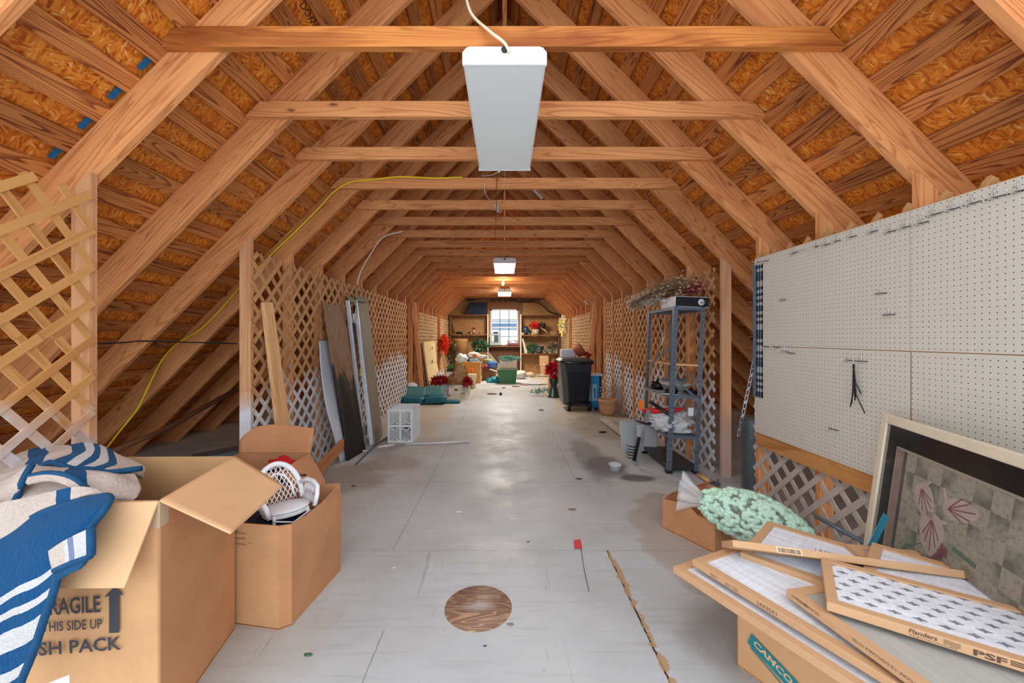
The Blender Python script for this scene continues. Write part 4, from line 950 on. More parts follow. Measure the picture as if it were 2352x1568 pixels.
# ---- stack of air filters
MED = NT('filter_media', .9, .1); f1 = MED.noise(MED.map(MED.uv(), (3, 60, 1)), 1, 4, .7, 1.0); f2 = MED.noise(MED.map(MED.uv(), (60, 4, 1)), 1, 3, .7, .5)
MED.col(MED.mix(MED.ramp(MED.math('ADD', f1, MED.math('MULTIPLY', f2, .4)), [(.45, (0, 0, 0)), (.85, (1, 1, 1))]), S((196, 200, 208)), S((240, 242, 248)))); MED.bump(f1, .5, .002)
MED2 = NT('filter_media_dull', .9, .1); f1 = MED2.noise(MED2.map(MED2.uv(), (3, 60, 1)), 1, 4, .7, 1.0)
MED2.col(MED2.mix(f1, S((150, 146, 138)), S((196, 194, 188))))
def air_filter(c0, ux, uy, lx, ly, label, media=MED, th=.026, rim=.035, grp='cardboard air filters', oval=False, texts=()):
    "c0 corner (top), ux along long side lx, uy along ly; slab hangs th below"
    c0 = V(c0); ux = V(ux).normalized(); uy = V(uy); uy = (uy - ux * uy.dot(ux)).normalized(); n = ux.cross(uy)
    if n.z < 0: n = -n
    t = thing('air_filter', label, 'air filter', c0 - n * th, 0, grp)
    P = lambda a, b, h=0: c0 + ux * a + uy * b + n * h
    for (a0, a1, b0, b1) in ((0, lx, 0, rim), (0, lx, ly - rim, ly), (0, rim, rim, ly - rim), (lx - rim, lx, rim, ly - rim)):
        m = MB(); m.prism([P(a0, b0, -th), P(a1, b0, -th), P(a1, b1, -th), P(a0, b1, -th)], n * th, ux if a1 - a0 > b1 - b0 else uy); m.build('frame_side', CARD_F, t, world=True, bevel=.0015)
    m = MB(); m.prism([P(rim, rim, -th * .75), P(lx - rim, rim, -th * .75), P(lx - rim, ly - rim, -th * .75), P(rim, ly - rim, -th * .75)], n * th * .5, ux); m.build('filter_media', getattr(media, 'm', media), t, world=True)
    if oval:
        m = MB(); st = .052; r_ = .031
        nx = int((lx - 2 * rim) / st); ny = int((ly - 2 * rim) / (st * .78)); sx = (lx - 2 * rim) / nx; sy = (ly - 2 * rim) / ny
        # thin card web: small diamonds where the ovals meet
        for j in range(ny + 1):
            for i in range(nx + 1):
                o_ = (.5 if j % 2 else 0)
                for dx in (0, ):
                    cx = rim + (i + o_) * sx; cy = rim + j * sy
                    if cx > lx - rim: continue
                    pts = [(-.017, 0), (-.005, -.0045), (0, -.011), (.005, -.0045), (.017, 0), (.005, .0045), (0, .011), (-.005, .0045)]
                    q = [(min(lx - rim, max(rim, cx + a)), min(ly - rim, max(rim, cy + b))) for a, b in pts]
                    try: m.prism([P(a, b, -th * .24) for a, b in q], n * .0015)
                    except Exception: pass
        m.build('oval_web', plain('web_grey', (132, 132, 138), .6), t, world=True)
    for (s, a, b, h, side, flip, bold) in texts:
        if side == 'edge':   # on the outer edge along ux at b=0
            if flip: words(s, P(a, 0, -.004), -ux if ux.dot(V((1, 0, 0))) > 0 else ux, -n, h, STAMP, t, .0005, bold)
            else: words(s, P(a, 0, -th + .006), ux, n, h, STAMP, t, .0005, bold)
    return t, P, n
CARD_F = cardboard('filter_card', (204, 162, 122), .92); STAMP = plain('stamp_ink', (98, 72, 58), .7, .1)
STK = (.27, -.59, 0)
def U2(p, q, z): return (fl(*q, z) - fl(*p, z))
# lowest filter, then the 24 x 30
c0 = fl(1546, 1300, .37); air_filter(c0, U2((1546, 1300), (1960, 1568), .37), U2((1546, 1300), (1600, 1282), .37), .80, .50, 'bottom filter of the stack, its long cardboard edge sticking out over the carton')
c0 = fl(1590, 1284, .41)
ux = U2((1590, 1284), (2060, 1568), .41)
air_filter(c0, ux, U2((1590, 1284), (1700, 1268), .41), .80, .52, 'second filter from the bottom, printed 24X30X1 with a date', texts=(('G2/1', .085, 0, .012, 'edge', False, 0), ('6/11/22', .15, 0, .012, 'edge', False, 0), ('24X30X1', .27, 0, .013, 'edge', False, 0)))
c0 = fl(1700, 1268, .425); air_filter(c0, U2((1700, 1268), (2070, 1400), .425), U2((1700, 1268), (1840, 1262), .425), .66, .42, 'pale filter under the long narrow one, middle of the stack')
c0 = fl(1806, 1352, .45); air_filter(c0, U2((1806, 1352), (2110, 1568), .45), U2((1806, 1352), (1900, 1340), .45), .56, .40, 'dull grey filter with upside down lettering, below the oval patterned filter', MED2, th=.026,
    texts=(('ROCH FILTER CORP. CSI DISPOSABLE FILTER', .44, 0, .008, 'edge', True, 0), ('AIR FLOW', .085, 0, .010, 'edge', True, .0), ('GOIN 9/07/22', .12, .0, .010, 'edge', True, 0)))
c0 = fl(2060, 1345, .44); air_filter(c0, U2((2060, 1345), (2352, 1380), .44), U2((2060, 1345), (2200, 1320), .44), .5, .3, 'filter at the right edge behind the oval patterned one', MED2)
c0 = fl(1899, 1381, .49); ovf, P, n = air_filter(c0, U2((1899, 1381), (2352, 1520), .49), U2((1899, 1381), (1948, 1298), .49), .61, .32, 'filter with an oval patterned grille, on top of the stack at the right', th=.028, rim=.03, oval=True)
ux = U2((1899, 1381), (2352, 1520), .49).normalized()
words('Flanders', P(.185, 0, -.016), ux, n, .013, STAMP, ovf, .0005, .02, width=.058, shear=.2); words('PRECISIONAIRE', P(.187, 0, -.024), ux, n, .004, STAMP, ovf, .0005, 0, width=.095)
m = MB()
for k in range(4): m.tube([P(.255 + .032 * q / 8, -.0005, -.006 - k * .0035 + .0012 * math.sin(q * .8)) for q in range(9)], .0006, 4)
m.build('wave_mark', STAMP, ovf, world=True)
words('PSF', P(.31, 0, -.022), ux, n, .016, STAMP, ovf, .0005, .035, width=.06)
m = MB()
for k in range(3): m.prism([P(.375, -.0006, -.008 - k * .005), P(.46, -.0006, -.008 - k * .005), P(.46, -.0006, -.0055 - k * .005), P(.375, -.0006, -.0055 - k * .005)], n * .0001)
m.build('bar_mark', STAMP, ovf, world=True)
c0 = fl(1682, 1239, .515); c1_ = fl(2305, 1322, .49)
lf, P, n = air_filter(c0, c1_ - c0, V((.33, .93, -.54)), (c1_ - c0).length, .16, 'long narrow filter with a barcode lying across the back of the stack', th=.026, rim=.028)
c0 = fl(2003, 1244, .47); air_filter(c0, U2((2003, 1244), (2200, 1300), .47), U2((2003, 1244), (1830, 1262), .47), .5, .4, 'white filter whose corner rises behind the long narrow one, before the picture')
ux = (c1_ - c0).normalized()
words('10 x 20 x 1', P(.385, 0, -.006), -ux, -n, .013, STAMP, lf, .0005, .0, width=.088); words('PSF', P(.53, 0, -.006), -ux, -n, .012, STAMP, lf, .0005, .01, width=.036)
m = MB(); m.prism([P(.155, -.0004, -.025), P(.245, -.0004, -.025), P(.245, -.0004, -.002), P(.155, -.0004, -.002)], -(P(0, 1) - P(0, 0)) * .0003); m.build('barcode_label', plain('label_tan', (226, 196, 160), .5, .03), lf, world=True)
m = MB(); x = .16
r2 = random.Random(3)
while x < .238:
    w_ = r2.choice((.001, .0015, .0025)); m.prism([P(x, -.001, -.022), P(x + w_, -.001, -.022), P(x + w_, -.001, -.006), P(x, -.001, -.006)], -(P(0, 1) - P(0, 0)) * .0002); x += w_ + r2.choice((.001, .0015, .002))
m.build('barcode', STAMP, lf, world=True)
# loose card sheet between filters at the right
# carton under the filters
t = thing('cardboard_box', 'small carton with a teal logo under the stack of filters', 'cardboard box', (1.12, 1.6, 0))
A = V((.945, 1.60, 0)); e1 = V((.49, -.87, 0)).normalized(); e2 = V((.87, .49, 0)).normalized(); L1, L2, H = .34, .34, .335
def side(a, b, nm='side_panel', mt=CARD):
    m = MB(); m.prism([a, b, b + V((0, 0, H)), a + V((0, 0, H))], (b - a).cross(V((0, 0, 1))).normalized() * -.005, (0, 0, 1)); m.build(nm, mt, t, world=True)
B_, C_, D_ = A + e1 * L1, A + e1 * L1 + e2 * L2, A + e2 * L2
side(A, B_); side(B_, C_); side(C_, D_); side(D_, A)
for z in (.003, H - .006):
    m = MB(); m.prism([A + V((0, 0, z)), B_ + V((0, 0, z)), C_ + V((0, 0, z)), D_ + V((0, 0, z))], (0, 0, .005)); m.build('top_panel' if z > .1 else 'bottom_panel', CARD, t, world=True)
nn = e2 * -1
q = lambda u, z: A + e1 * u + V((0, 0, z)) + nn * .0058
TEALI = plain('teal_ink', (20, 122, 132), .6, .1)
m = MB(); m.prism([q(.045, .125), q(.06, .17), q(.225, .10), q(.21, .05)], nn * .0005); m.build('logo_panel', TEALI, t, world=True)
words('CAMCO', q(.066, .135), q(.21, .071) - q(.066, .135), (0, 0, 1), .024, CARD_L, t, .0012, .03, width=.145)
m = MB(); m.prism([q(.055, .112), q(.057, .116), q(.20, .040), q(.198, .036)], nn * .0005); m.build('logo_line', TEALI, t, world=True)
m = MB(); m.bx(1.15, 1.4, 1.14, 1.42, 0, .25); o = m.build('purple_box', plain('lilac', (186, 160, 186), .5, .05), bevel=.004); tag(o, 'lilac box next to the small carton under the filters, bottom right', 'box')
m = MB(); m.bx(1.38, 1.72, 1.46, 1.80, 0, .36); o = m.build('cardboard_box', CARD_D, bevel=.004); tag(o, 'plain carton hidden below the filter stack beside the framed picture', 'cardboard box')

# ---- carton with the bag of packing peanuts
t = thing('cardboard_box', 'low torn carton carrying the bag of green packing peanuts', 'cardboard box', (1.4, 2.6, 0))
A, B_, C_, D_ = fl(1522, 1212), fl(1642, 1272), V((1.80, 2.60, 0)), V((1.52, 3.00, 0))
hh = [.205, .20, .2, .23]; Q = [A, B_, C_, D_]
for i in range(4):
    a, b = Q[i], Q[(i + 1) % 4]; n_ = (b - a).cross(V((0, 0, 1))).normalized() * -.006
    pts = [a, b, b + V((0, 0, hh[(i + 1) % 4])), a.lerp(b, .7) + V((0, 0, .19)), a.lerp(b, .5) + V((0, 0, .235)), a + V((0, 0, hh[i]))] if i == 0 else [a, b, b + V((0, 0, hh[(i + 1) % 4])), a + V((0, 0, hh[i]))]
    m = MB(); m.prism(pts, n_, (0, 0, 1)); m.build('side_panel', CARD_D, t, world=True)
m = MB(); m.prism([p + V((0, 0, .004)) for p in Q], (0, 0, .006)); m.build('bottom_panel', CARD_D, t, world=True)
quadgrid('flap', [[B_ + V((.0, 0, .2)), B_.lerp(C_, .5) + V((0, 0, .2)), C_ + V((0, 0, .2))], [B_ + V((.05, -.02, .15)), B_.lerp(C_, .5) + V((.02, -.1, .155)), C_ + V((0, -.12, .13))], [B_ + V((.11, -.08, .11)), B_.lerp(C_, .5) + V((.04, -.18, .10)), C_ + V((0, -.2, .09))]], CARD_D, t, amp=.01)
quadgrid('flap', [[A + V((0, 0, .205)), A.lerp(D_, .5) + V((0, 0, .215)), D_ + V((0, 0, .23))], [A + V((.06, .02, .235)), A.lerp(D_, .5) + V((.06, .02, .24)), D_ + V((.08, 0, .24))]], CARD_D, t, amp=.01)
# bag: a tapered ellipsoid axis
p0, p1 = V((1.27, 2.46, .285)), V((1.66, 2.20, .215)); ax = (p1 - p0); Lb = ax.length; axn = ax.normalized(); up = V((0, 0, 1)); sd = axn.cross(up).normalized(); up = sd.cross(axn)
def rad(s):  # half height along the bag 0..1
    return .155 * math.sin(math.pi * min(1, max(0, s * .93 + .05))) ** .6
SH = V((0, .06, .0))
peas = MB(); r3 = random.Random(11)
for k in range(620):
    s_ = r3.random() ** .9; th = r3.uniform(0, 2 * math.pi); rr = rad(s_) * (r3.uniform(.86, .97) if k < 520 else r3.uniform(.3, .8))
    c = p0 + axn * (s_ * Lb * 1.15) + sd * math.cos(th) * rr * 1.0 + up * math.sin(th) * rr * .95 + SH
    nrm = (sd * math.cos(th) + up * math.sin(th)).normalized(); a_ = r3.uniform(0, 6.28); t1 = axn * math.cos(a_) + nrm.cross(axn) * math.sin(a_); t2 = nrm.cross(t1)
    ps = [c + t1 * (.021 * math.cos(w)) + t2 * (.021 * math.sin(w)) for w in (-1.5, -.75, 0, .75, 1.5)]
    peas.tube(ps, [.009, .0135, .014, .0135, .009], 8)
o = peas.build('packing_peanuts', plain('mint_foam', (196, 234, 208), .6, .06, 30)); tag(o, 'pale green packing peanuts filling the clear plastic bag', 'packing peanuts', None, 'stuff')
FILM = NT('clear_film', .12, .6, 0, 0, .16); FILM.b.inputs['Base Color'].default_value = (.9, .93, .95, 1)
t = thing('plastic_bag', 'clear plastic bag full of pale green packing peanuts lying on the low carton', 'bag', p0)
FILM.bump(FILM.noise(FILM.obj(), 14, 3, .6), .8, .02)
m = MB(); rows = []
N_ = 28
for i in range(24):
    s_ = i / 23; row = []
    for k in range(N_ + 1):
        th = 2 * math.pi * k / N_; r_ = rad(s_) * 1.06 + .004 * math.sin(k * 5 + i); row.append(p0 + axn * (s_ * Lb * 1.17 - .0) + sd * math.cos(th) * r_ + up * math.sin(th) * r_ * .97 + SH)
    rows.append(row)
m.grid(rows, N_, 23); m.build('bag_film', FILM.m, t, world=True)
m = MB(); rows = []
base = p0 + SH
for i in range(8):
    s_ = i / 7; row = []; r_ = .022 + .09 * s_ ** .8
    for k in range(N_ + 1):
        th = 2 * math.pi * k / N_; q_ = r_ * (1 + .25 * math.sin(k * 4.7)); row.append(base - axn * (s_ * .14 - .0) + sd * math.cos(th) * q_ * .6 + up * math.sin(th) * q_ + V((0, 0, .02 * s_)))
    rows.append(row)
FILM2 = NT('gathered_film', .15, .7, 0, 0, .3); FILM2.b.inputs['Base Color'].default_value = (.92, .93, .96, 1)
m.grid(rows, N_, 10, .01, 20); m.build('gathered_neck', FILM2.m, t, world=True)
m = MB(); m.tube([base + (sd * math.cos(w) + up * math.sin(w)) * .024 for w in [k * .6 for k in range(12)]], .0035, 6); m.tube([base + up * .024, base + up * .03 - axn * .03 + V((0, 0, .01))], .0025, 5); m.build('red_tie', RED, t, world=True)
m = MB(); m.blob((1.60, 2.42, .15), (.15, .1, .055), 2, .4, 3); o = m.build('green_cloth', plain('green_cloth', (10, 96, 76), .8, .15)); tag(o, 'dark green cloth squeezed under the bag of packing peanuts', 'cloth')
m = MB(); m.tube([V((1.80, 2.28, .30)), V((1.95, 2.1, .22))], .012, 8); o = m.build('metal_tube', STEEL); tag(o, 'thin grey tube poking out behind the bag of packing peanuts', 'tube')
m = MB(); m.blob((1.87, 2.18, .09), (.09, .07, .08), 3, .6, 4, 4); o = m.build('straw_tuft', plain('straw', (196, 178, 130), .8, .2, 40)); tag(o, 'tuft of dry straw beside the lattice behind the filters', 'straw')
# small floor items
t = thing('marker_flag', 'small red marker flag on a thin wire lying on the floor', 'flag', fl(1330, 1250))
m = MB(); m.prism([fl(1318, 1240, .004), fl(1333, 1238, .008), fl(1337, 1258, .008), fl(1319, 1260, .004)], (0, 0, .0015)); m.build('flag', RED, t, world=True)
m = MB(); m.tube([fl(1334, 1255, .004), fl(1342, 1310, .004), fl(1353, 1358, .004)], .0016, 5); m.build('wire', DWIRE, t, world=True)
for (px, py, r_, mt, l, ct) in ((1213, 1244, .010, BLACK, 'dark seed pod on the floor between the disc and the flag', 'seed pod'), (1314, 1170, .028, OLDWOOD, 'curled brown leaf scrap on the floor above the red flag', 'leaf'), (1054, 1176, .022, WHITE, 'white splinter on the floor left of centre', 'splinter'),
                         (708, 1504, .018, GREENLEAF, 'tiny green plant scrap on the floor near the bottom left', 'plant scrap'), (1114, 1483, .008, plain('dk_blue', (20, 50, 96)), 'small dark blue chip on the floor below the disc', 'chip'), (905, 1304, .012, WHITE, 'white crumbs on the floor left of the disc', 'crumbs'),
                         (812, 1116, .02, BLACK, 'black scrap on the floor right of the wicker chair', 'scrap'), (1150, 907, .035, BLACK, 'dark ball lying in the middle of the aisle', 'ball'), (1243, 942, .05, GREENLEAF, 'green leaf scrap in front of the trash can', 'leaf'), (1172, 1434, .016, GREYWOOD, 'grey brown splinter at the lower right of the disc', 'splinter'), (1384, 993, .06, BLACK, 'black twig cluster on the floor left of the shelving', 'twigs'), (1330, 1100, .03, DARKWOOD, 'brown dry leaf on the floor beyond the seam', 'leaf')):
    c = fl(px, py, .002); m = MB(); m.blob(c + V((0, 0, r_ * (.8 if ct == 'ball' else .15))), (r_, r_ * (1 if ct == 'ball' else .4), r_ * (1 if ct == 'ball' else .18)), 2, .5 if ct != 'ball' else 0, 2, int(px)); o = m.build(l.split(' on ')[0].split(' lying')[0].split(' in ')[0].split(' at ')[0].replace(' ', '_').replace('-', '_').replace('of_centre', ''), mt) ; o.name = ct.replace(' ', '_'); tag(o, l, ct)
# ------------------------------------------------------------------ metal shelving on the right
SX = R(2.4)
t = thing('metal_shelving', 'tall grey metal shelving unit in front of the right lattice', 'shelf unit', (1.74, 3.84, 0), 0, None, (0, SX, 0))
def loc(x, y, z): return V((x, y, z))
w_, d_, H = .30, .70, 1.635; x0, x1 = -.15, .15
for (x, y, sx, sy) in ((x0, 0, 1, 1), (x1, 0, -1, 1), (x0, d_, 1, -1), (x1, d_, -1, -1)):
    m = MB(); m.bx(min(x, x + sx * .04), max(x, x + sx * .04), y - .0015, y + .0015, 0.02, H); m.bx(x - .0015, x + .0015, min(y, y + sy * .04), max(y, y + sy * .04), 0.02, H)
    p = m.build('upright', STEEL, t)
    m = MB()
    for k in range(30): z = .06 + k * .053; m.cyl((x + sx * .02, y - .003, z), (x + sx * .02, y + .003, z), .006, 8)
    m.build('bolt_holes', plain('dark_slot', (44, 50, 58)), p)
    m = MB(); m.bx(x - .01 if sx > 0 else x - .045, x + .045 if sx > 0 else x + .01, y - .01 if sy > 0 else y - .045, y + .045 if sy > 0 else y + .01, 0, .03); m.build('foot', BLACK, p)
for z, mt, nm in ((1.60, STEEL, 'shelf_board'), (.735, STEEL, 'shelf_board'), (.34, STEEL, 'shelf_board'), (.05, plain('dark_steel', (58, 58, 62), .4, .1, metal=.3), 'shelf_board')):
    m = MB(); m.bx(x0 + .003, x1 - .003, .003, d_ - .003, z + .025, z + .028); m.bx(x0 + .002, x1 - .002, .002, .006, z, z + .028); m.bx(x0 + .002, x1 - .002, d_ - .006, d_ - .002, z, z + .028)
    m.bx(x0 + .002, x0 + .006, .002, d_ - .002, z, z + .028); m.bx(x1 - .006, x1 - .002, .002, d_ - .002, z, z + .028); m.build(nm, mt, t)
m = MB(); m.bx(x0 + .003, x1 - .003, .003, d_ - .003, 1.055, 1.072); m.build('wooden_shelf', FRESH, t, label='pale wooden shelf board')
m = MB(); m.bar((x0 - .002, .03, 1.24), (x0 - .002, d_ - .03, .98), .02, .002, (1, 0, 0)); m.build('side_brace', STEEL, t)
m = MB(); m.bar((x0 + .02, -.002, .93), (x1 - .02, -.002, .72), .02, .002, (0, 1, 0)); m.build('front_brace', STEEL, t)
for a, b in (((x1 - .02, 1.58), (x0 + .1, 1.05)), ((x0 + .12, 1.58), (x1 - .06, 1.05))):
    m = MB(); m.tube([(a[0], d_ + .001, a[1]), (b[0], d_ + .001, b[1])], .006, 6); m.build('back_brace', GALV, t)
def sp(x, y, z):  # a point in the shelving's frame
    return wm(t) @ V((x, y, z))
SW = wm(t).copy()
def on_shelf(name, label, cat, mb, mat, **k):
    mb.bm.transform(SW); o = mb.build(name, mat, None, **k); return tag(o, label, cat)
b = thing('document_box', 'flat black and white box with a round logo on top of the metal shelving', 'box', sp(0, .03, 1.632), 0, None, (0, SX, 0))
m = MB(); m.bx(-.13, .20, .0, .36, 0, .105); m.build('body', WHITE, b, bevel=.003)
m = MB(); m.bx(-.127, .197, -.003, 0, .006, .10); m.build('black_face', BLACK, b)
m = MB(); m.lathe([(0, 0), (.032, 0), (.032, .001), (0, .001)], c=(.125, -.0045, .053), n=28, M=Matrix.Rotation(R(90), 3, 'X')); m.build('round_logo', WHITE, b)
words('hp', wm(b) @ V((.105, -.006, .040)), (1, 0, -.04), (0, 0, 1), .030, BLACK, b, .001, .01, width=.04, shear=.25)
# dried flowers bundle on top
def bundle(name, label, a, b_, spread, mat, n=60, seed=1, r=.002, heads=None, kind=None):
    rr = random.Random(seed); a, b_ = V(a), V(b_); m = MB()
    for k in range(n):
        o1 = V((rr.gauss(0, spread * .35), rr.gauss(0, spread * .3), rr.gauss(0, spread * .3))); o2 = V((rr.gauss(0, spread), rr.gauss(0, spread * .8), rr.gauss(0, spread * .6)))
        m.tube([a + o1, a.lerp(b_, .5) + (o1 + o2) * .5 + V((0, 0, .02)), b_ + o2], r, 4, cap=False)
    t_ = thing(name, label, 'dried flowers', a); m.build('stems', mat, t_, world=True)
    if heads:
        m = MB()
        for k in range(n * 2):
            c = a.lerp(b_, rr.uniform(.35, 1.1)) + V((rr.gauss(0, spread), rr.gauss(0, spread), rr.gauss(0, spread * .7)))
            m.blob(c, (.014, .014, .010), 1, .6, 3, k)
        m.build('seed_heads', heads, t_, world=True)
    return t_
STRAW = plain('dry_stems', (150, 124, 96), .8, .3, 40); TAN = plain('dry_heads', (176, 150, 112), .8, .3, 40); MAUVE = plain('mauve_dry', (146, 60, 74), .7, .35, 40)
bundle('dried_flowers', 'long bundle of tan dried flowers lying over the top of the metal shelving', (1.56, 4.75, 1.72), (1.78, 4.0, 1.86), .085, STRAW, 130, 1, .0028, TAN)
bundle('dried_flowers', 'reddish dried flowers beside the tan bundle on the shelving', (1.72, 4.4, 1.80), (1.93, 3.95, 1.83), .05, MAUVE, 50, 2, .003, MAUVE)
m = MB(); rows = [[at(1442, 690, 4.9), at(1480, 668, 4.6), at(1520, 660, 4.3)], [at(1440, 700, 4.8), at(1478, 690, 4.5), at(1520, 682, 4.2)], [at(1446, 712, 4.85), at(1485, 705, 4.6), at(1520, 698, 4.3)]]
m.grid(rows, 20, 14, .03, 14); o = m.build('plastic_sleeve', FILM2.m); tag(o, 'crinkled clear sleeve wrapped round the stems of the dried flowers', 'plastic sleeve')
# third shelf: white tray with dark tools
b = thing('white_basin', 'white oval basin among dark tools on the middle metal shelf', 'basin', sp(-.0, .26, .765))
m = MB(); m.lathe([(0, .0), (.10, 0), (.155, .09), (.165, .09), (.165, .097), (.15, .097), (.095, .01), (0, .01)], n=28, M=Matrix.Diagonal((.85, 1.3, 1))); m.build('bowl', plain('enamel', (232, 230, 222), .25, .03), b)
m = MB(); m.box((0, .0, .12), (.24, .1, .012)); m.box((-.02, 0, .132), (.3, .03, .012)); m.build('metal_strips', STEEL, b)
for i, (x, y, s) in enumerate(((-.1, .1, .06), (.09, .08, .05), (.06, .48, .06), (-.09, .5, .07), (.02, .6, .05))):
    m = MB(); m.blob((x, y, .765 + s * .5), (s, s * 1.2, s * .55), 2, .7, 3, i + 4); m.tube([(x - .05, y - .03, .78), (x, y, .79 + s), (x + .05, y + .05, .78)], .008, 6)
    on_shelf('dark_tool', 'dark metal tool lump, %s from the front on the middle metal shelf' % ORD[i + 1], 'tool', m, BLACK)
for i, (a, b_) in enumerate((((-.34, .3, .775), (.1, .02, .775)), ((-.28, .05, .77), (.14, -.01, .765)))):
    m = MB(); m.tube([a, b_], .008, 6); on_shelf('steel_rod', ('upper' if i == 0 else 'lower') + ' steel rod sticking out to the left of the middle shelf', 'rod', m, GALV)
# fourth shelf
m = MB(); m.tube([(-.33, .25, .56), (-.18, .2, .57), (-.05, .12, .60), (.02, .1, .62)], [.022, .03, .024, .012], 8); on_shelf('red_tool_handle', 'red plastic tool handle lying on the clear bags of the lower shelf', 'tool', m, RED)
m = MB(); m.tube([(-.27, .22, .66), (-.18, .12, .60), (-.13, .06, .56)], .018, 8); on_shelf('black_grip', 'black grip crossing the red tool handle', 'grip', m, BLACK)
FILM3 = NT('milky_film', .25, .6, 0, 0, .55); FILM3.b.inputs['Base Color'].default_value = (.80, .82, .84, 1)
for i, (c, rd, l) in enumerate((((-.12, .15, .47), (.16, .15, .09), 'crumpled clear plastic bag at the left of the lower shelf'), ((.04, .35, .48), (.15, .26, .11), 'larger crumpled clear plastic bag filling the lower metal shelf'))):
    m = MB(); m.blob(c, rd, 4, .55, 3.5, i + 2); on_shelf('plastic_bag', l, 'bag', m, FILM3.m)
m = MB(); m.blob((0, .12, .395), (.13, .06, .028), 3, .3, 3, 3); on_shelf('white_cloth', 'folded white cloth at the front of the lower metal shelf', 'cloth', m, WHITE)
m = MB(); m.box((-.31, .35, .60), (.05, .02, .10)); on_shelf('orange_card', 'small orange card left of the red tool handle', 'card', m, plain('orange_card', (240, 120, 20)))
m = MB(); m.box((.08, .06, .60), (.05, .02, .08)); on_shelf('price_tag', 'small white tag by the right upright over the clear bags', 'tag', m, WHITE)
# grey plastic lids leaning, tape shaft
t = thing('plastic_tub_lid', 'pale grey plastic tub lid standing on edge behind the shelving', 'lid', (1.52, 4.62, 0))
m = MB(); pts = []
for cx, cz, a0 in ((.17, .33, 0), (-.17, .33, 90), (-.17, .05, 180), (.17, .05, 270)):
    for k in range(6): a = R(a0 + k * 18); pts.append(((cx + .05 * math.cos(a)) * .8, 0, (cz + .05 * math.sin(a)) * .95))
Ml = Matrix.Rotation(R(30), 3, 'Z') @ Matrix.Rotation(R(-8), 3, 'X')
m.prism([Ml @ V(p) for p in pts], Ml @ V((0, .02, 0))); m.build('lid', plain('pale_grey', (188, 192, 194), .4, .03), t, bevel=.006)
m = MB(); pts2 = [(p[0] * .85, -.004, (p[2] - .19) * .85 + .19) for p in pts]; m.prism([Ml @ V(p) for p in pts2], Ml @ V((0, .004, 0))); m.build('raised_panel', plain('pale_grey2', (200, 204, 206), .4, .03), t)
m = MB(); m.bx(1.52, 1.76, 4.5, 4.56, .02, .33); o = m.build('grey_tub', plain('pale_grey', (188, 192, 194)), bevel=.02); tag(o, 'pale grey plastic tub behind the bottom of the shelving', 'tub')
t = thing('garden_tiller', 'hand tiller with a steel shaft and dark tines standing at the shelving', 'garden tool', fl(1462, 1068))
a, b_ = fl(1462, 1068, .02), at(1490, 940, 3.95)
m = MB(); m.bar(a, b_, .035, .012, (0, 1, 0)); m.build('shaft', GALV, t, world=True)
m = MB(); m.bar(a + V((-.02, .02, .04)), a.lerp(b_, .5) + V((-.03, .02, 0)), .03, .02, (0, 1, 0)); m.build('dark_shaft', BLACK, t, world=True)
for k in range(5):
    m = MB(); q = a + V((.03, 0, .06 + k * .03)); m.tube([q, q + V((-.12, -.02, .02)), q + V((-.15, -.02, .045))], [.006, .005, .002], 6); m.build('tine', BLACK, t, world=True)
m = MB(); q = a.lerp(b_, .75); m.tube([q + V((.1, 0, 0)), q, q + V((-.1, -.01, .03)), q + V((-.12, -.01, .05))], [.012, .014, .006, .003], 6); m.build('tine', BLACK, t, world=True)
t = thing('food_container', 'small clear round plastic tub on the floor left of the tiller', 'container', fl(1413, 1080))
m = MB(); m.lathe([(0, .002), (.05, .002), (.058, .06), (.062, .062), (.062, .066), (.056, .066), (.048, .006), (0, .006)], n=24); m.build('tub', FILM3.m, t)
m = MB(); m.lathe([(.056, .060), (.063, .060), (.063, .067), (.056, .067)], n=24); m.build('rim', WHITE, t)
t = thing('trowel', 'trowel with a worn pale wooden handle on the floor right of the shelving', 'trowel', fl(1625, 1100))
m = MB(); m.tube([fl(1604, 1088, .03), fl(1618, 1098, .03), fl(1632, 1106, .02)], [.018, .02, .014], 10); m.build('handle', FRESH, t, world=True)
m = MB(); m.prism([fl(1630, 1102, .02), fl(1655, 1112, .01), fl(1648, 1122, .01), fl(1628, 1110, .02)], (0, 0, .01)); m.tube([fl(1645, 1112, .01), fl(1650, 1100, .05)], .008, 6); m.build('blade', STEEL, t, world=True)
m = MB(); a, b_ = fl(1385, 962, .02), fl(1440, 1002, .03); m.bar(a, b_, .13, .012); o = m.build('pale_board', plain('pale_board', (196, 184, 168), .6, .05)); tag(o, 'pale flat board on the floor between the terracotta basket and the shelving', 'board')

# ------------------------------------------------------------------ middle distance, right
t = thing('trash_can', 'tall dark wheeled trash can right of the aisle, pot and red flowers on its lid', 'trash can', (1.33, 7.35, 0))
m = MB()
def box_taper(m, w0, d0, w1, d1, z0, z1, r=.05, cx0=0, cx1=0):
    rings = []
    for (w, d, z, cx) in ((w0, d0, z0, cx0), (w1, d1, z1, cx1)):
        ring = []
        for sx, sy, a0 in ((1, 1, 0), (-1, 1, 90), (-1, -1, 180), (1, -1, 270)):
            for k in range(4): a = R(a0 + k * 30); ring.append(m.bm.verts.new((cx + sx * (w / 2 - r) + r * math.cos(a), sy * (d / 2 - r) + r * math.sin(a), z)))
        rings.append(ring)
    n = len(rings[0])
    for i in range(n): f = m.bm.faces.new((rings[0][i], rings[0][(i + 1) % n], rings[1][(i + 1) % n], rings[1][i])); f.smooth = False
    m.bm.faces.new(rings[0][::-1]); m.bm.faces.new(rings[1])
BIN = plain('bin_navy', (24, 28, 40), .3, .1); BING = plain('bin_grey', (84, 82, 76), .35, .05)
box_taper(m, .40, .44, .50, .58, .10, .86); m.build('body', BIN, t)
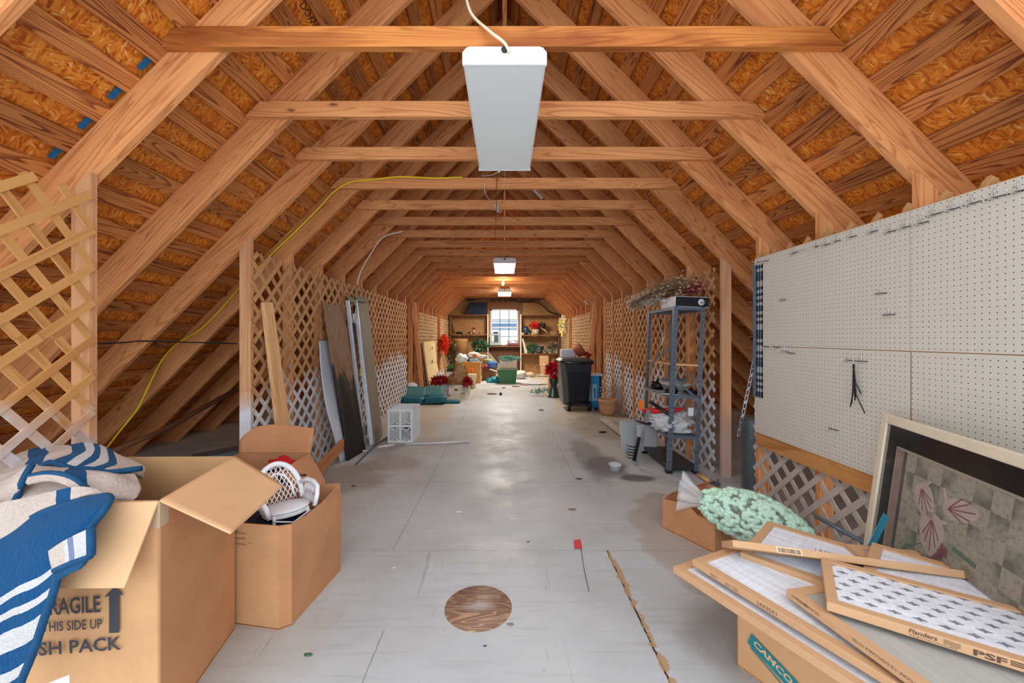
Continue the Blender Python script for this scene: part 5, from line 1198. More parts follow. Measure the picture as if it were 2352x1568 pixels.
m = MB(); m.box((-.235, -.02, .5), (.12, .5, .78), Matrix.Rotation(R(-4), 3, 'Y')); m.build('side_panel', BING, t, bevel=.03, label='grey brown side of the can')
m = MB(); box_taper(m, .56, .64, .56, .64, .86, .90); m.bx(-.22, .22, -.30, -.27, .70, .88); m.build('rim', BIN, t)
m = MB(); box_taper(m, .62, .64, .50, .52, .905, .95, cx0=-.03, cx1=-.03); m.build('lid', plain('bin_lid', (66, 68, 66), .4, .1), t)
m = MB(); m.tube([(-.25, -.34, .87), (.25, -.34, .87)], .018, 10); m.build('handle', BIN, t)
for x in (-.17, .2):
    m = MB(); m.cyl((x - .03, -.22, .09), (x + .03, -.22, .09), .09, 20); w = m.build('wheel', BLACK, t)
m = MB(); m.bx(-.16, .18, -.24, -.2, .08, .13); m.tube([(-.1, -.24, .16), (.14, -.24, .16)], .012, 6); m.build('axle', BLACK, t)
for k in range(5):
    m = MB(); m.bx(-.12 + k * .075, -.11 + k * .075, -.272, -.24, .2, .8); m.build('rib', BIN, t)
TZ = .952
m = MB(); m.lathe([(0, 0), (.09, 0), (.11, .05), (.13, .14), (.12, .15), (.10, .06), (0, .02)], n=20, M=Matrix.Rotation(R(55), 3, 'Y')); m.bm.transform(Matrix.Translation((1.32, 7.3, TZ + .09))); o = m.build('clay_pot', plain('rust_pot', (150, 78, 50), .7, .15)); tag(o, 'rust brown pot lying on its side on the trash can lid', 'pot')
def flowers(name, label, c, rad_, mat, n=60, leaf=.045, seed=0, cat='flowers', flat=1.0, group=None, extra=None):
    rr = random.Random(seed); c = V(c); t_ = thing(name, label, cat, c, 0, group)
    m = MB()
    for k in range(n):
        d = V((rr.gauss(0, 1), rr.gauss(0, 1), rr.gauss(.25, .8) * flat)).normalized(); p = c + V((d.x * rad_[0], d.y * rad_[1], d.z * rad_[2])) * rr.uniform(.55, 1.0)
        s = d.cross(V((rr.random(), rr.random(), rr.random()))).normalized() * leaf * .35; u = (d + V((rr.uniform(-.6, .6), rr.uniform(-.6, .6), rr.uniform(-.8, .3)))).normalized() * leaf
        m.prism([p - u * .6, p + s, p + u, p - s], u.cross(s).normalized() * .002)
    m.build('leaves' if 'leaf' in mat.name else 'petals', mat, t_, world=True)
    if extra:
        for (nm, mt, nn, lf) in extra:
            m = MB()
            for k in range(nn):
                d = V((rr.gauss(0, 1), rr.gauss(0, 1), rr.gauss(0, 1))).normalized(); p = c + V((d.x * rad_[0], d.y * rad_[1], d.z * rad_[2])) * rr.uniform(.3, 1.05)
                s = d.orthogonal().normalized() * lf * .4; u = d.cross(s).normalized() * lf
                m.prism([p - u, p + s, p + u, p - s], d * .002)
            m.build(nm, mt, t_, world=True)
    return t_
flowers('silk_poinsettia', 'dark red silk flowers lying at the right end of the trash can lid', (1.50, 7.3, TZ + .05), (.10, .1, .05), REDLEAF, 60, .05, 2)
m = MB(); m.box((1.25, 7.75, .99), (.30, .16, .22)); m.bx(1.1, 1.4, 7.67, 7.83, 0.6, .9); o = m.build('bubble_wrap', plain('bubble', (206, 208, 218), .3, .12, 60, bump=.5), bevel=.02); tag(o, 'roll of whitish bubble wrap standing behind the trash can', 'bubble wrap')
t = thing('cooler_box', 'tall bright blue product box between the trash can and the right lattice', 'box', (1.72, 7.5, 0))
m = MB(); m.bx(-.10, .09, -.15, .15, 0, .62); m.build('carton', plain('bright_blue', (30, 140, 200), .5, .08), t)
m = MB(); m.bx(.05, .092, -.152, .152, .0, .60); m.build('dark_side', NAVY, t)
m = MB(); m.bx(-.085, .0, -.153, -.15, .14, .45); m.build('white_print', plain('pale_blue', (150, 196, 220)), t)
m = MB(); m.bx(-.045, -.025, -.155, -.152, .2, .38); m.build('dark_print', BLACK, t)
m = MB(); m.bx(-.11, .11, -.16, .16, .615, .64); m.build('white_lid', WHITE, t)
for k in range(5): m = MB(); m.lathe([(0, 0), (.013, 0), (.013, .002), (0, .002)], c=(.07, -.153, .15 + k * .06), n=12, M=Matrix.Rotation(R(90), 3, 'X')); m.build('printed_dot', WHITE, t)
m = MB(); m.blob((1.66, 7.15, .03), (.035, .035, .03), 2); o = m.build('caster_wheel', BLACK); tag(o, 'small black caster on the floor below the bright blue box', 'caster')
t = thing('basket_pot', 'round tan woven basket pot at the foot of the right lattice', 'basket', (1.77, 6.75, 0))
m = MB(); m.lathe([(0, 0), (.10, 0), (.125, .05), (.15, .16), (.155, .22), (.165, .225), (.168, .26), (.16, .275), (.148, .27), (.14, .16), (.1, .02), (0, .02)], n=32)
bk = NT('basket', .8, .2); w = bk.n('ShaderNodeTexBrick', {'Vector': bk.obj(), 'Scale': 22.0, 'Color1': S((196, 148, 106)), 'Color2': S((206, 160, 118)), 'Mortar': S((150, 104, 70))}).outputs[0]
bk.col(bk.mix(bk.n('ShaderNodeTexWave', {'Vector': bk.obj(), 'Scale': 28.0}, bands_direction='Z').outputs[1], S((176, 126, 88)), S((212, 166, 124)))); m.build('woven_body', bk.m, t)
# vase of red flowers
t = thing('flower_vase', 'dark green plastic vase standing upside down on the right of the aisle', 'vase', (1.09, 8.75, 0))
m = MB(); m.lathe([(0, 0), (.135, 0), (.135, .02), (.115, .03), (.085, .20), (.06, .22), (.07, .26), (.105, .42), (.09, .42), (0, .35)], n=24); m.build('vase_body', plain('dark_green', (26, 56, 48), .35, .1), t)
flowers('silk_poinsettia', 'bright red silk flower bunch in the dark green vase', (1.09, 8.75, .60), (.17, .13, .20), plain('bright_red_leaf', (186, 16, 34), .5, .3, 30), 220, .085, 5)
flowers('silk_foliage', 'blue green foliage sprawling left of the green vase', (.86, 9.0, .10), (.26, .15, .06), PALELEAF, 90, .05, 6, 'foliage', extra=[('red_berries', REDLEAF, 6, .03)])
flowers('silk_foliage', 'blue green foliage tucked right of the green vase', (1.24, 9.0, .32), (.10, .1, .14), PALELEAF, 60, .05, 7, 'foliage')
m = MB(); m.blob((1.24, 8.9, .13), (.09, .09, .15), 3, .3, 3, 2); o = m.build('plastic_bag', FILM3.m); tag(o, 'milky plastic bag bunched between the green vase and the trash can', 'bag')
# small white table with things behind
t = thing('side_table', 'small white topped table beyond the trash can', 'table', (1.28, 10.2, 0))
m = MB(); m.bx(-.28, .3, -.2, .2, .60, .625); m.build('table_top', WHITE, t)
for x in (-.0, .26):
    for y in (-.17, .17): m = MB(); m.bx(x - .015, x + .015, y - .015, y + .015, 0, .60); m.build('leg', OLDWOOD, t)
m = MB(); m.bx(1.1, 1.5, 9.75, 10.0, 0, .48); o = m.build('storage_box', CARD, bevel=.004); tag(o, 'tan carton standing in front of the white table', 'cardboard box')
m = MB(); m.bx(1.10, 1.30, 9.70, 9.73, .3, .50); o = m.build('white_paper', WHITE); tag(o, 'white paper propped on the tan carton below the table', 'paper')
m = MB(); m.tube([(1.12, 9.5, .50), (1.2, 9.5, .64), (1.3, 9.5, .72)], .02, 8); o = m.build('white_hose', WHITE); tag(o, 'curved white hose end above the red flower bunch', 'hose')
flowers('green_plant', 'little light green plant on the white table', (1.30, 10.1, .70), (.10, .08, .08), plain('light_green_leaf', (110, 170, 100), .6, .3, 30), 60, .05, 9, 'plant')
# ------------------------------------------------------------------ middle distance, left
t = thing('folded_cushion', 'folded teal lounger cushion on the floor beside the left lattice', 'cushion', (-1.6, 7.95, 0))
def pillow(m, c, s, M3=None, seed=0):
    r = bmesh.ops.create_cube(m.bm, size=1.0); 
    for v in r['verts']:
        p = V((v.co.x * s[0], v.co.y * s[1], v.co.z * s[2])); v.co = (M3 @ p if M3 else p) + V(c)
for nm, c, s, M3 in (('seat_pad', (-.22, -.12, .09), (.44, .34, .13), Matrix.Rotation(R(4), 3, 'Y')), ('seat_pad', (.22, -.06, .09), (.42, .34, .13), Matrix.Rotation(R(-4), 3, 'Y')),
                     ('back_pad', (-.24, .16, .20), (.44, .10, .24), Matrix.Rotation(R(-35), 3, 'X')), ('back_pad', (.14, .2, .21), (.40, .10, .24), Matrix.Rotation(R(-35), 3, 'X')), ('end_pad', (.48, .05, .03), (.44, .24, .05), None)):
    m = MB(); pillow(m, c, s, M3); bmesh.ops.subdivide_edges(m.bm, edges=m.bm.edges[:], cuts=2, use_grid_fill=True)
    for f in m.bm.faces: f.smooth = True
    m.build(nm, plain('teal_pale', (84, 128, 124), .5, .1, 12) if nm == 'back_pad' else TEAL, t, sub=2)
t = thing('banker_box', 'white archive box with a dark hand hole, red flowers spilling over it', 'box', (-1.42, 8.95, 0), R(8))
m = MB(); m.bx(-.155, .155, 0, .4, 0, .27); m.build('carton', plain('box_white', (206, 202, 212), .7, .05), t)
m = MB(); m.bx(-.055, .04, -.003, 0, .17, .20); m.build('hand_hole', BLACK, t)
m = MB(); m.bx(-.11, .13, -.002, 0, .125, .129); m.bx(-.11, .13, -.002, 0, .035, .038); m.bx(-.11, .1, -.002, 0, .09, .092); m.build('printed_lines', NAVY, t)
flowers('silk_poinsettia', 'dark red silk poinsettias heaped on the white archive box', (-1.46, 9.0, .33), (.24, .17, .09), REDLEAF, 280, .09, 12)
t = thing('banker_box', 'cream archive box holding the brown paper bag', 'box', (-1.03, 8.85, 0), R(-3))
m = MB(); m.bx(-.20, .20, 0, .45, 0, .26); m.build('carton', plain('box_cream', (214, 208, 186), .7, .05), t)
m = MB(); m.lathe([(0, 0), (.045, 0), (.045, .002), (0, .002)], c=(-.06, -.003, .15), n=16, M=Matrix.Rotation(R(90), 3, 'X') @ Matrix.Diagonal((1, .45, 1))); m.build('hand_hole', plain('brown_print', (96, 60, 40)), t)
m = MB(); m.bx(-.2, .0, -.002, 0, .04, .044); m.bx(.05, .14, -.002, 0, .05, .075); m.build('printed_marks', plain('pale_print', (150, 140, 130)), t)
t = thing('paper_bag', 'crumpled brown paper bag standing in the cream archive box', 'bag', (-1.07, 9.0, .26))
m = MB(); m.grid([[V((-.22, -.12, 0)), V((-.1, -.17, 0)), V((.1, -.16, 0)), V((.20, -.1, 0))], [V((-.2, -.12, .14)), V((-.08, -.2, .16)), V((.12, -.18, .16)), V((.22, -.08, .16))], [V((-.1, -.08, .32)), V((-.02, -.14, .32)), V((.1, -.12, .34)), V((.2, -.05, .30))], [V((.0, .0, .44)), V((.03, -.02, .47)), V((.08, -.02, .48)), V((.14, .02, .42))]], 16, 16, .045, 9, 3, smooth=False)
m.grid([[V((-.22, .12, 0)), V((-.1, .17, 0)), V((.1, .16, 0)), V((.20, .1, 0))], [V((-.2, .12, .14)), V((-.08, .2, .16)), V((.12, .18, .16)), V((.22, .08, .16))], [V((-.1, .1, .32)), V((-.02, .14, .32)), V((.1, .12, .34)), V((.2, .08, .30))], [V((.0, .03, .44)), V((.03, .03, .47)), V((.08, .03, .48)), V((.14, .04, .42))]], 16, 16, .03, 9, 4, smooth=False)
m.build('bag_paper', plain('kraft', (142, 104, 66), .7, .12, 6), t, solid=.006)
flowers('silk_poinsettia', 'dark red silk flowers drooping right of the brown paper bag', (-.84, 8.85, .32), (.10, .1, .11), REDLEAF, 120, .08, 14)
for i, (x0, x1, py, z1, yy, mt, lab) in enumerate(((-1.99, -1.95, 0, 1.22, 9.12, DARKWOOD, 'dark edge-on cardboard sheet, leftmost of the leaning sheets'), (-1.96, -1.92, 0, 1.20, 9.28, OLDWOOD, 'second brown sheet leaning beside the dark one'),)):
    m = MB(); m.prism([(x0, yy, z1), (x0, yy + .16, z1), (x1 + .12, yy + .16, 0), (x1 + .12, yy, 0)], (.012, 0, 0)); o = m.build('leaning_sheet', mt); tag(o, lab, 'sheet')
PC = cardboard('pale_card', (222, 200, 150), .92)
t = thing('flattened_box', 'flattened pale cardboard box leaning on the left lattice, bent near the bottom', 'cardboard box', (-1.7, 10, 0))
m = MB(); a1, a2, a3, a4 = V((-1.97, 9.5, 1.22)), V((-1.97, 11.0, 1.22)), V((-1.92, 11.0, .62)), V((-1.92, 9.5, .58)); m.prism([a1, a2, a3, a4], (.02, -.01, 0)); m.build('upper_sheet', PC, t, world=True)
m = MB(); m.prism([a4, a3, V((-1.76, 10.9, 0.01)), V((-1.78, 9.5, 0.01))], (.02, 0, 0)); m.build('lower_sheet', PC, t, world=True)
for q, s_ in (((-1.885, 10.25, 1.05), .035), ((-1.875, 10.2, .70), .04)):
    m = MB(); m.blob(q, (.012, s_, s_), 2); m.build('printed_mark', INK, t, world=True)
m = MB(); m.blob((-2.05, 8.6, .28), (.14, .1, .06), 3, .5, 3, 3); o = m.build('white_rag', WHITE); tag(o, 'white rag heap in the gap left of the teal cushion', 'rag')
m = MB(); m.bx(-2.3, -1.98, 8.5, 8.9, 0, .22); o = m.build('low_crate', OLDWOOD); tag(o, 'low brown crate under the white rag in the left gap', 'crate')
flowers('wreath', 'red and orange silk leaf wreath hanging on the left lattice', (-1.88, 12.2, 1.08), (.11, .30, .32), ORLEAF, 230, .10, 21, 'wreath', extra=[('orange_blooms', plain('orange_petal', (244, 130, 30), .6, .2, 30), 26, .06), ('red_blooms', plain('scarlet_petal', (200, 20, 20), .6, .2, 30), 40, .06)])
m = MB(); m.bar((-1.93, 12.0, .92), (-1.62, 11.8, 0), .10, .02, (0, 1, 0)); o = m.build('thin_board', FRESH); tag(o, 'left one of two narrow boards leaning below the wreath', 'board')
m = MB(); m.bar((-1.80, 12.05, .75), (-1.52, 11.9, 0), .06, .02, (0, 1, 0)); o = m.build('thin_board', GREYWOOD); tag(o, 'right, thinner one of two narrow boards leaning below the wreath', 'board')
m = MB(); m.bx(-1.58, -1.30, 10.6, 10.9, 0, .40); o = m.build('storage_box', plain('box_white', (206, 202, 212)), bevel=.004); tag(o, 'white carton with a dark plant tray on it behind the archive boxes', 'box')
m = MB(); m.bx(-1.56, -1.33, 10.6, 10.8, .402, .46); o = m.build('plant_tray', BLACK); tag(o, 'small dark plant tray on the white carton', 'tray')
flowers('green_plant', 'green plant with red blooms in the small dark tray', (-1.45, 10.7, .52), (.13, .08, .07), plain('mid_green_leaf', (64, 130, 70), .6, .3, 30), 80, .05, 22, 'plant', extra=[('red_blooms', REDLEAF, 8, .04)])
flowers('flower_basket', 'basket of rust coloured flowers beside the green plant', (-1.22, 10.5, .50), (.12, .1, .08), plain('rust_petal', (176, 96, 50), .7, .3, 30), 80, .05, 23, 'flowers')
t = thing('cream_pot', 'cream pot with orange flowers right of the brown paper bag', 'pot', (-.86, 10.3, 0)); m = MB(); m.lathe([(0, 0), (.10, 0), (.13, .36), (.12, .37), (0, .3)], n=20); m.build('pot_body', plain('cream_pot', (214, 204, 168), .6, .05), t)
flowers('orange_flowers', 'orange flowers in the cream pot', (-.90, 10.3, .45), (.08, .08, .07), plain('orange_petal2', (244, 140, 24), .6, .2, 30), 40, .05, 24)
m = MB(); m.blob((-1.60, 9.6, .43), (.07, .05, .06), 2, .3); m.bx(-1.7, -1.5, 9.5, 9.7, 0, .38); o = m.build('white_cup', WHITE); tag(o, 'white cup shape behind the red poinsettia heap', 'cup')
# ------------------------------------------------------------------ far end
t = thing('orange_cabinet', 'orange brown box cabinet with clutter on top near the far wall', 'cabinet', (-.97, 11.4, 0))
OC = plain('orange_ply', (206, 140, 56), .5, .06)
m = MB(); m.bx(-.33, .27, 0, .45, 0, .60); m.build('cabinet_body', OC, t, bevel=.004)
m = MB(); m.bx(.262, .276, -.004, .0, 0, .60); m.build('white_edge', WHITE, t); m = MB(); m.bx(-.14, -.13, -.004, 0, 0, .6); m.build('panel_edge', plain('orange_ply2', (180, 118, 46)), t)
def heap(name, label, cat, c, r_, mat, seed=0, amp=.5, **k):
    m = MB(); m.blob(c, r_, 3, amp, 2.5, seed); o = m.build(name, mat, **k); return tag(o, label, cat)
LBL = plain('light_blue', (150, 196, 214), .6, .1)
heap('plastic_bag', 'white plastic bag on the left end of the orange cabinet', 'bag', (-1.25, 11.5, .70), (.17, .12, .14), plain('bag_white', (214, 222, 232), .4, .08), 1)
m = MB(); m.bx(-1.02, -.80, 11.42, 11.6, .602, .70); o = m.build('blue_carton', LBL); tag(o, 'light blue carton on the middle of the orange cabinet', 'box')
heap('clutter_cloth', 'white and orange printed wrapper heaped on the orange cabinet', 'wrapper', (-.92, 11.75, .80), (.18, .10, .09), plain('wrap_white', (232, 224, 220), .5, .1), 3)
heap('orange_wrapper', 'small orange wrapper on top of the cabinet clutter', 'wrapper', (-.88, 11.62, .80), (.06, .05, .05), plain('wrap_orange', (236, 96, 40)), 4)
heap('white_wrapper', 'white wrapper strip trailing to the right on the orange cabinet', 'wrapper', (-.70, 11.7, .76), (.16, .08, .05), WHITE, 5)
m = MB(); m.bx(-.95, -.65, 11.41, 11.5, .602, .625); o = m.build('thin_carton', WHITE); tag(o, 'flat white carton at the front edge of the orange cabinet', 'box')
for i, (x, c_) in enumerate(((-.80, (180, 60, 50)), (-.76, (236, 200, 120)), (-.70, (90, 80, 70)))):
    heap('trinket', ('red', 'yellow', 'brown')[i] + ' trinket at the right end of the orange cabinet', 'trinket', (x, 11.44, .65), (.025, .02, .02), plain('tr%d' % i, c_), i)
t = thing('clutter_tub', 'open tub stuffed with bags between the orange cabinet and the green tote', 'tub', (-.50, 12.2, 0))
m = MB(); m.bx(-.2, .22, 0, .3, 0, .42); m.build('tub_body', OLDWOOD, t)
heap('green_pouch', 'olive pouch on top of the cluttered tub', 'pouch', (-.50, 12.15, .58), (.16, .1, .1), plain('olive', (130, 140, 100), .6, .2, 20), 6)
heap('blue_pouch', 'blue pouch at the right of the cluttered tub', 'pouch', (-.38, 12.05, .50), (.15, .08, .10), plain('pouch_blue', (60, 100, 170), .5, .3, 20), 7)
heap('magenta_pouch', 'magenta scrap below the olive pouch', 'pouch', (-.58, 12.0, .42), (.05, .05, .09), plain('magenta', (170, 30, 90)), 8)
m = MB(); m.box((-.34, 11.9, .33), (.24, .2, .02), Matrix.Rotation(.3, 3, 'Y')); o = m.build('white_tray', WHITE); tag(o, 'white tray tilted on the front of the cluttered tub', 'tray')
heap('teal_plastic', 'teal plastic sheet crumpled on the floor left of the green tote', 'plastic', (-.30, 11.6, .06), (.22, .15, .09), plain('teal_plastic', (40, 140, 160), .4, .25, 20), 9, .8)
t = thing('green_tote', 'green plastic storage tote standing on the floor below the window', 'tote', (.08, 11.45, 0))
m = MB(); box_taper(m, .48, .36, .56, .42, 0, .40, .04); m.build('tote_body', plain('tote_green', (58, 116, 74), .4, .06), t)
m = MB(); box_taper(m, .62, .48, .60, .46, .40, .425, .04); m.build('tote_lid', plain('tote_lid', (120, 146, 120), .4, .06), t)
t = thing('white_basket', 'white slatted crate standing on the green tote', 'crate', (.10, 11.5, .426))
m = MB()
for z in (.02, .09, .16, .22):
    m.bx(-.24, .24, -.17, -.16, z - .028, z + .028); m.bx(-.24, .24, .16, .17, z - .028, z + .028); m.bx(-.24, -.23, -.17, .17, z - .028, z + .028); m.bx(.23, .24, -.17, .17, z - .028, z + .028)
m.build('slats', plain('crate_white', (222, 212, 200), .7, .05), t); m = MB(); m.bx(-.24, .24, -.17, .17, 0, .008); m.build('base', WHITE, t)
for x in (-.235, .235):
    for y in (-.165, .165): m = MB(); m.bx(x - .015, x + .015, y - .015, y + .015, 0, .25); m.build('corner_post', plain('crate_white', (0, 0, 0)), t)
flowers('silver_garland', 'silvery green garland heaped over the white crate', (.13, 11.45, .70), (.33, .2, .08), PALELEAF, 420, .06, 31, 'garland')
heap('white_sack', 'white sack slumped on the floor right of the green tote', 'sack', (.48, 12.6, .13), (.22, .16, .15), plain('sack', (206, 200, 192), .7, .06), 11, .4)
heap('cream_bundle', 'cream bundle on the floor in front of the far wall', 'bundle', (.86, 13.2, .07), (.16, .12, .09), plain('cream_cloth', (206, 190, 160), .8, .1), 12)
for i, (x, y, r_, mt, l) in enumerate(((.55, 10.9, .09, plain('salmon', (196, 130, 100)), 'salmon coloured scraps on the floor right of the tote'), (-.02, 10.3, .05, GREENLEAF, 'green leaf bits on the floor in front of the tote'), (.75, 9.5, .13, plain('yellow_paper', (226, 206, 130)), 'pale yellow paper on the floor left of the foliage'), (.3, 10.6, .10, OLDWOOD, 'brown stick scraps on the floor below the tote'), (.85, 11.1, .35, plain('grey_sheet', (170, 176, 184)), 'flat grey sheet on the floor beyond the vase'), (-.3, 9.2, .10, DARKWOOD, 'thin dark twig lying in the aisle right of the archive boxes'))):
    m = MB(); m.blob((x, y, .012), (r_, r_ * .5, .011), 2, .7, 3, i); o = m.build('floor_scrap', mt); tag(o, l, 'scrap')
m = MB(); m.bar((-.55, 13.3, .78), (-.12, 12.9, .30), .10, .02, (0, 1, 0)); o = m.build('leaning_strip', GREYWOOD); tag(o, 'grey board leaning diagonally under the window', 'board')
# shelving at both sides of the window
def shelf(label, xa, xb, zs, extra=None):
    t = thing('wooden_shelving', label, 'shelf unit', ((xa + xb) / 2, 14.25, 0)); y0, y1 = 14.08, 14.40
    for x in (xa, xb): m = MB(); m.bx(x - .02, x + .02, y0, y1, 0, 2.16); m.build('upright', OLDWOOD, t, world=True)
    for z in zs: m = MB(); m.bx(xa, xb, y0, y1, z - .02, z + .015); m.build('shelf_board', OLDWOOD, t, world=True)
    m = MB(); m.bx((xb if xa < 0 else xa) - .022, (xb if xa < 0 else xa) + .022, y0 - .006, y0, .0, 2.16); m.build('front_strip', plain('pale_strip', (226, 206, 190), .5, .05), t, world=True)
shelf('wooden shelving built on the far wall left of the window', -1.95, -.60, (2.13, 1.43)); shelf('wooden shelving built on the far wall right of the window', .58, 1.95, (2.13, 1.40, .74))
m = MB(); m.prism([(-1.42, 14.1, 2.147), (-.63, 14.1, 2.147), (-.63, 14.1, 2.58), (-1.28, 14.1, 2.58)], (0, .3, 0)); o = m.build('dark_case', NAVY, bevel=.02); tag(o, 'dark navy case on the top shelf left of the window', 'case')
m = MB(); m.prism([(-1.93, 14.3, 1.45), (-1.8, 14.3, 1.45), (-1.93, 14.3, 1.9)], (0, .05, 0)); o = m.build('dark_board', DARKWOOD); tag(o, 'dark triangular panel at the left end of the left shelf', 'panel')
heap('black_device', 'black object on the left shelf with a strap hanging down', 'device', (-1.63, 14.2, 1.48), (.12, .08, .05), BLACK, 3); cable('strap', [(-1.55, 14.08, 1.5), (-1.48, 14.06, 1.42), (-1.42, 14.06, 1.25), (-1.44, 14.06, 1.3)], .012, BLACK, 'black strap hanging over the edge of the left shelf', 'strap')
t = thing('toy_lantern', 'small red roofed ornament on the shelf left of the window', 'ornament', (-1.11, 14.2, 1.446))
m = MB(); m.lathe([(.0, .26), (.10, .19), (.09, .18), (0, .18)], n=16); m.lathe([(0, 0), (.07, 0), (.07, .03), (0, .03)], n=16); m.build('red_roof', plain('dull_red', (150, 50, 50)), t); m = MB(); m.cyl((0, 0, .03), (0, 0, .18), .04, 12); m.build('lantern_body', plain('cream_orn', (200, 180, 160)), t)
for i, x in enumerate((-1.2, -1.02, -.9)): heap('ornament', ('cream', 'pinkish', 'brown')[i] + ' ornament on the shelf left of the window', 'ornament', (x, 14.18, 1.48), (.035, .03, .045), plain('orn%d' % i, ((200, 170, 160), (180, 130, 120), (120, 90, 80))[i]), i, .2)
heap('potted_plant', 'trailing green plant with pink bits below the left shelf', 'plant', (-.86, 13.9, .95), (.05, .05, .05), GREENLEAF, 4)
flowers('trailing_plant', 'large trailing dark green plant beside the left shelf upright', (-.86, 13.8, 1.02), (.28, .16, .22), GREENLEAF, 200, .12, 41, 'plant', extra=[('pink_bits', plain('pink_bit', (170, 120, 120)), 14, .04)])
m = MB(); m.bx(-1.1, -.62, 13.6, 14.0, 0, .80); o = m.build('plant_stand', OLDWOOD); tag(o, 'brown stand under the trailing plant', 'stand')
flowers('dried_arrangement', 'tall dusty dried arrangement in plastic at the left of the far shelf', (-1.75, 13.2, .75), (.16, .15, .42), plain('dusty_brown', (118, 92, 70), .7, .35, 20), 260, .1, 42, 'dried flowers', extra=[('pink_heads', plain('pink_head', (200, 150, 130)), 10, .05)])
m = MB(); m.lathe([(.24, .0), (.26, .5), (.29, .56), (.2, .58)], c=(-1.55, 13.7, .70), n=20); m.lathe([(0, 0), (.2, 0), (.23, .7)], c=(-1.55, 13.7, 0), n=20); o = m.build('wicker_hamper', plain('hamper', (170, 124, 76), .8, .15, 30), solid=.01); tag(o, 'tall tan hamper behind the dusty dried arrangement', 'hamper')
# window sill items
t = thing('coffee_maker', 'boxy appliance carton with a pictured machine on the window sill', 'carton', (-.33, 14.2, 1.045))
m = MB(); m.bx(-.20, .20, -.09, .09, 0, .42); m.build('carton_body', plain('mint_grey', (160, 176, 178), .5, .08), t); m = MB(); m.bx(-.04, .10, -.094, -.09, .1, .36); m.build('pictured_machine', plain('slate', (70, 84, 96)), t); m = MB(); m.bx(-.13, -.06, -.094, -.09, .15, .34); m.build('pictured_cup', WHITE, t)
m = MB(); m.bx(-.08, .10, -.05, .05, .422, .48); m.build('dark_top', NAVY, t)
m = MB(); m.bx(.1, .5, 14.2, 14.36, 1.045, 1.12); o = m.build('window_box', plain('mauve_box', (130, 80, 86), .6, .1)); tag(o, 'mauve planter box on the right half of the window sill', 'planter')
flowers('sill_flowers', 'pale pink flowers with dark seed heads in the mauve planter', (.28, 14.27, 1.18), (.24, .07, .06), plain('pinkish_petal', (196, 160, 160)), 70, .04, 43, 'flowers', extra=[('dark_heads', BLACK, 12, .03)])
m = MB(); m.bx(-.56, .56, 14.15, 14.40, .98, 1.02); m.build('sill_shelf', OLDWOOD, bpy.data.objects['window_1'], world=True)
m = MB(); m.bx(-.54, .54, 14.36, 14.40, .2, .98); o = m.build('sill_panel', DARKWOOD); tag(o, 'dark reddish panel under the window', 'panel')
# right shelf contents
t = thing('flower_pot', 'cream pot of red silk flowers on the middle shelf right of the window', 'flower pot', (1.12, 14.2, 1.416)); m = MB(); m.lathe([(0, 0), (.10, 0), (.14, .2), (.12, .2), (0, .15)], n=20); m.build('pot_body', plain('pot_cream', (200, 180, 150)), t)
flowers('red_silk_flowers', 'coral red silk flowers in the cream pot on the right shelf', (1.06, 14.15, 1.76), (.18, .1, .12), plain('coral_leaf', (226, 60, 50), .6, .3, 30), 90, .09, 44, extra=[])
flowers('dark_silk_leaves', 'dark leaves and rust blooms right of the coral flowers', (1.32, 14.2, 1.72), (.18, .1, .14), plain('dark_leaf', (56, 50, 44), .7, .3, 30), 90, .08, 45, 'leaves', extra=[('rust_blooms', plain('rust2', (170, 60, 50)), 14, .06)])
t = thing('dark_vase', 'dark blue grey round vase at the left of the right shelf', 'vase', (.76, 14.2, 1.416)); m = MB(); m.lathe([(0, 0), (.07, 0), (.13, .13), (.12, .24), (.06, .32), (.05, .32), (0, .3)], n=20); m.build('vase_body', plain('slate_vase', (52, 66, 76), .3, .1), t)
for i, (x, c_, r_) in enumerate(((.65, (180, 172, 160), .06), (.88, (110, 110, 90), .05), (1.0, (214, 190, 140), .045))): heap('shelf_jar', ('pale grey', 'olive', 'cream')[i] + ' small jar on the middle right shelf', 'jar', (x, 14.12, 1.45), (r_, .05, r_ * .9), plain('jar%d' % i, c_), i, .1)
for i, (a, b_) in enumerate((((1.3, 14.1, 1.68), (1.62, 14.12, 1.43)), ((1.42, 14.1, 1.62), (1.58, 14.1, 1.43)), ((1.62, 14.12, 1.53), (1.92, 14.12, 1.47)), ((1.6, 14.14, 1.45), (1.92, 14.12, 1.44)))):
    m = MB(); m.tube([a, b_], .02, 8); o = m.build('rolled_paper', plain('roll_tan', (190, 160, 120))); tag(o, 'tan stick or roll, %s from the coral flowers on the right shelf' % ORD[i + 1], 'roll')
flowers('shelf_greenery', 'dark green silk plant at the left of the lower right shelf', (.98, 14.1, .93), (.2, .12, .18), GREENLEAF, 160, .08, 46, 'plant')
flowers('white_silk_flowers', 'white and dark silk flowers in the middle of the lower right shelf', (1.28, 14.1, .90), (.22, .12, .16), plain('whitish_petal', (190, 190, 196), .6, .2, 30), 130, .06, 47, extra=[('dark_foliage', plain('black_leaf', (40, 46, 44)), 80, .08)])
flowers('white_silk_flowers', 'whitish twigs and flowers in a glass tub at the right of the lower shelf', (1.72, 14.1, .98), (.2, .12, .2), plain('taupe_petal', (150, 134, 124), .6, .2, 30), 150, .06, 48, extra=[('dark_foliage', MC['black_leaf'], 40, .07)])
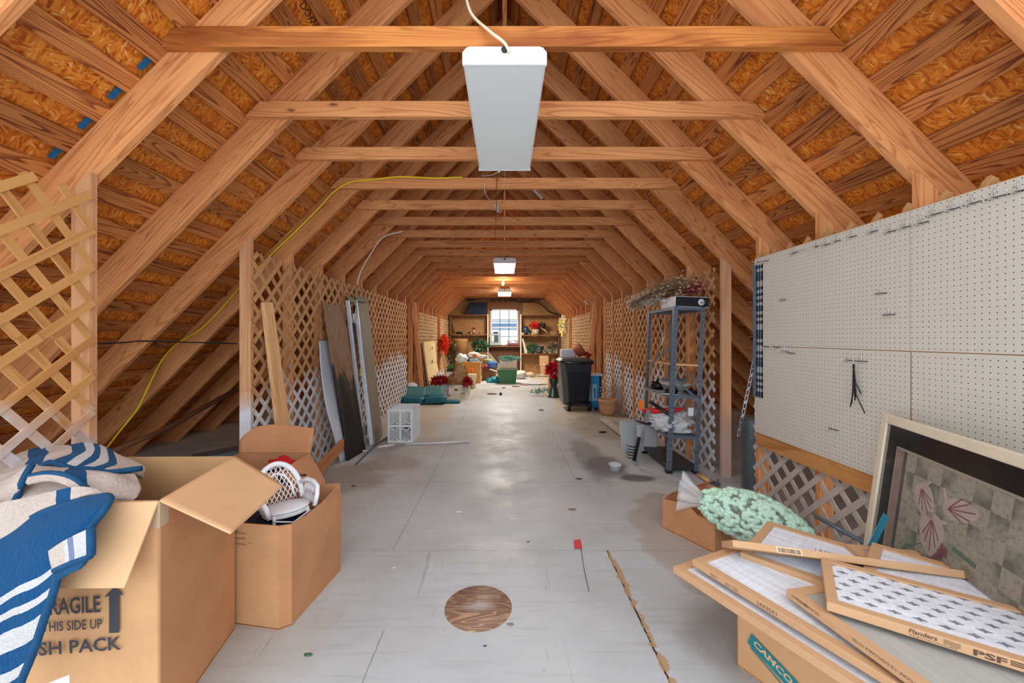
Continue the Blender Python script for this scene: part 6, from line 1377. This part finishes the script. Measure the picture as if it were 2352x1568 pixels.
m = MB(); m.bx(1.58, 1.9, 14.1, 14.3, .758, .92); o = m.build('glass_tub', plain('tub_glass', (176, 182, 176), .2, .1)); tag(o, 'pale tub holding the whitish twigs on the lower right shelf', 'tub')
m = MB(); m.prism([(.62, 14.1, 1.28), (.67, 14.1, 1.28), (.84, 14.1, .757), (.72, 14.1, .757)], (0, .2, 0)); o = m.build('white_slab', plain('white_slab', (210, 206, 190))); tag(o, 'white slab leaning at the left end of the lower right shelf', 'slab')
m = MB(); m.bx(1.24, 1.56, 13.95, 14.05, .32, .68); m.bx(1.27, 1.60, 13.95, 14.05, .0, .31); o = m.build('cardboard_box', CARD_L); tag(o, 'flat tan cartons leaning below the lower right shelf', 'cardboard box')
heap('floor_wrap', 'pale crumpled paper on the floor below the right shelving', 'paper', (1.3, 13.4, .03), (.2, .12, .03), plain('wrap_cream', (214, 196, 160)), 4)
flowers('hanging_flowers', 'pale yellow and white silk flowers hanging on the right lattice', (1.92, 13.0, 1.72), (.09, .6, .34), plain('yellow_petal', (236, 214, 120), .6, .2, 30), 150, .09, 51, 'flowers', extra=[('white_blooms', plain('bluish_petal', (210, 220, 236)), 60, .07), ('green_leaf', GREENLEAF, 12, .06)])
m = MB(); m.prism([at(1003, 745 - 35, 12.6), at(1008, 740 - 35, 12.6), at(1010, 752 - 35, 12.6), at(1004, 757 - 35, 12.6)], (0, .02, 0)); o = m.build('paper_tag', WHITE); tag(o, 'small white tag at the top of the far left lattice', 'tag')
cable('black_cable', [at(1172, 688, 14.3), at(1200, 693, 14.3), at(1232, 694, 14.3), at(1250, 705, 14.3), at(1262, 716, 14.3), at(1285, 722, 14.3)], .018, BLACK, 'black cable looping along the top right of the far wall')
m = MB()
for x0, x1 in ((1126, 1138), (1141, 1154), (1157, 1166), (1169, 1188), (1196, 1240), (1072, 1092)):
    a, b_ = at(x0, 688, 14.36), at(x1, 691, 14.36); m.bx(a.x, b_.x, 14.35, 14.37, b_.z, a.z)
m.build('dark_gaps', BLACK, bpy.data.objects['wall_far'], world=True)
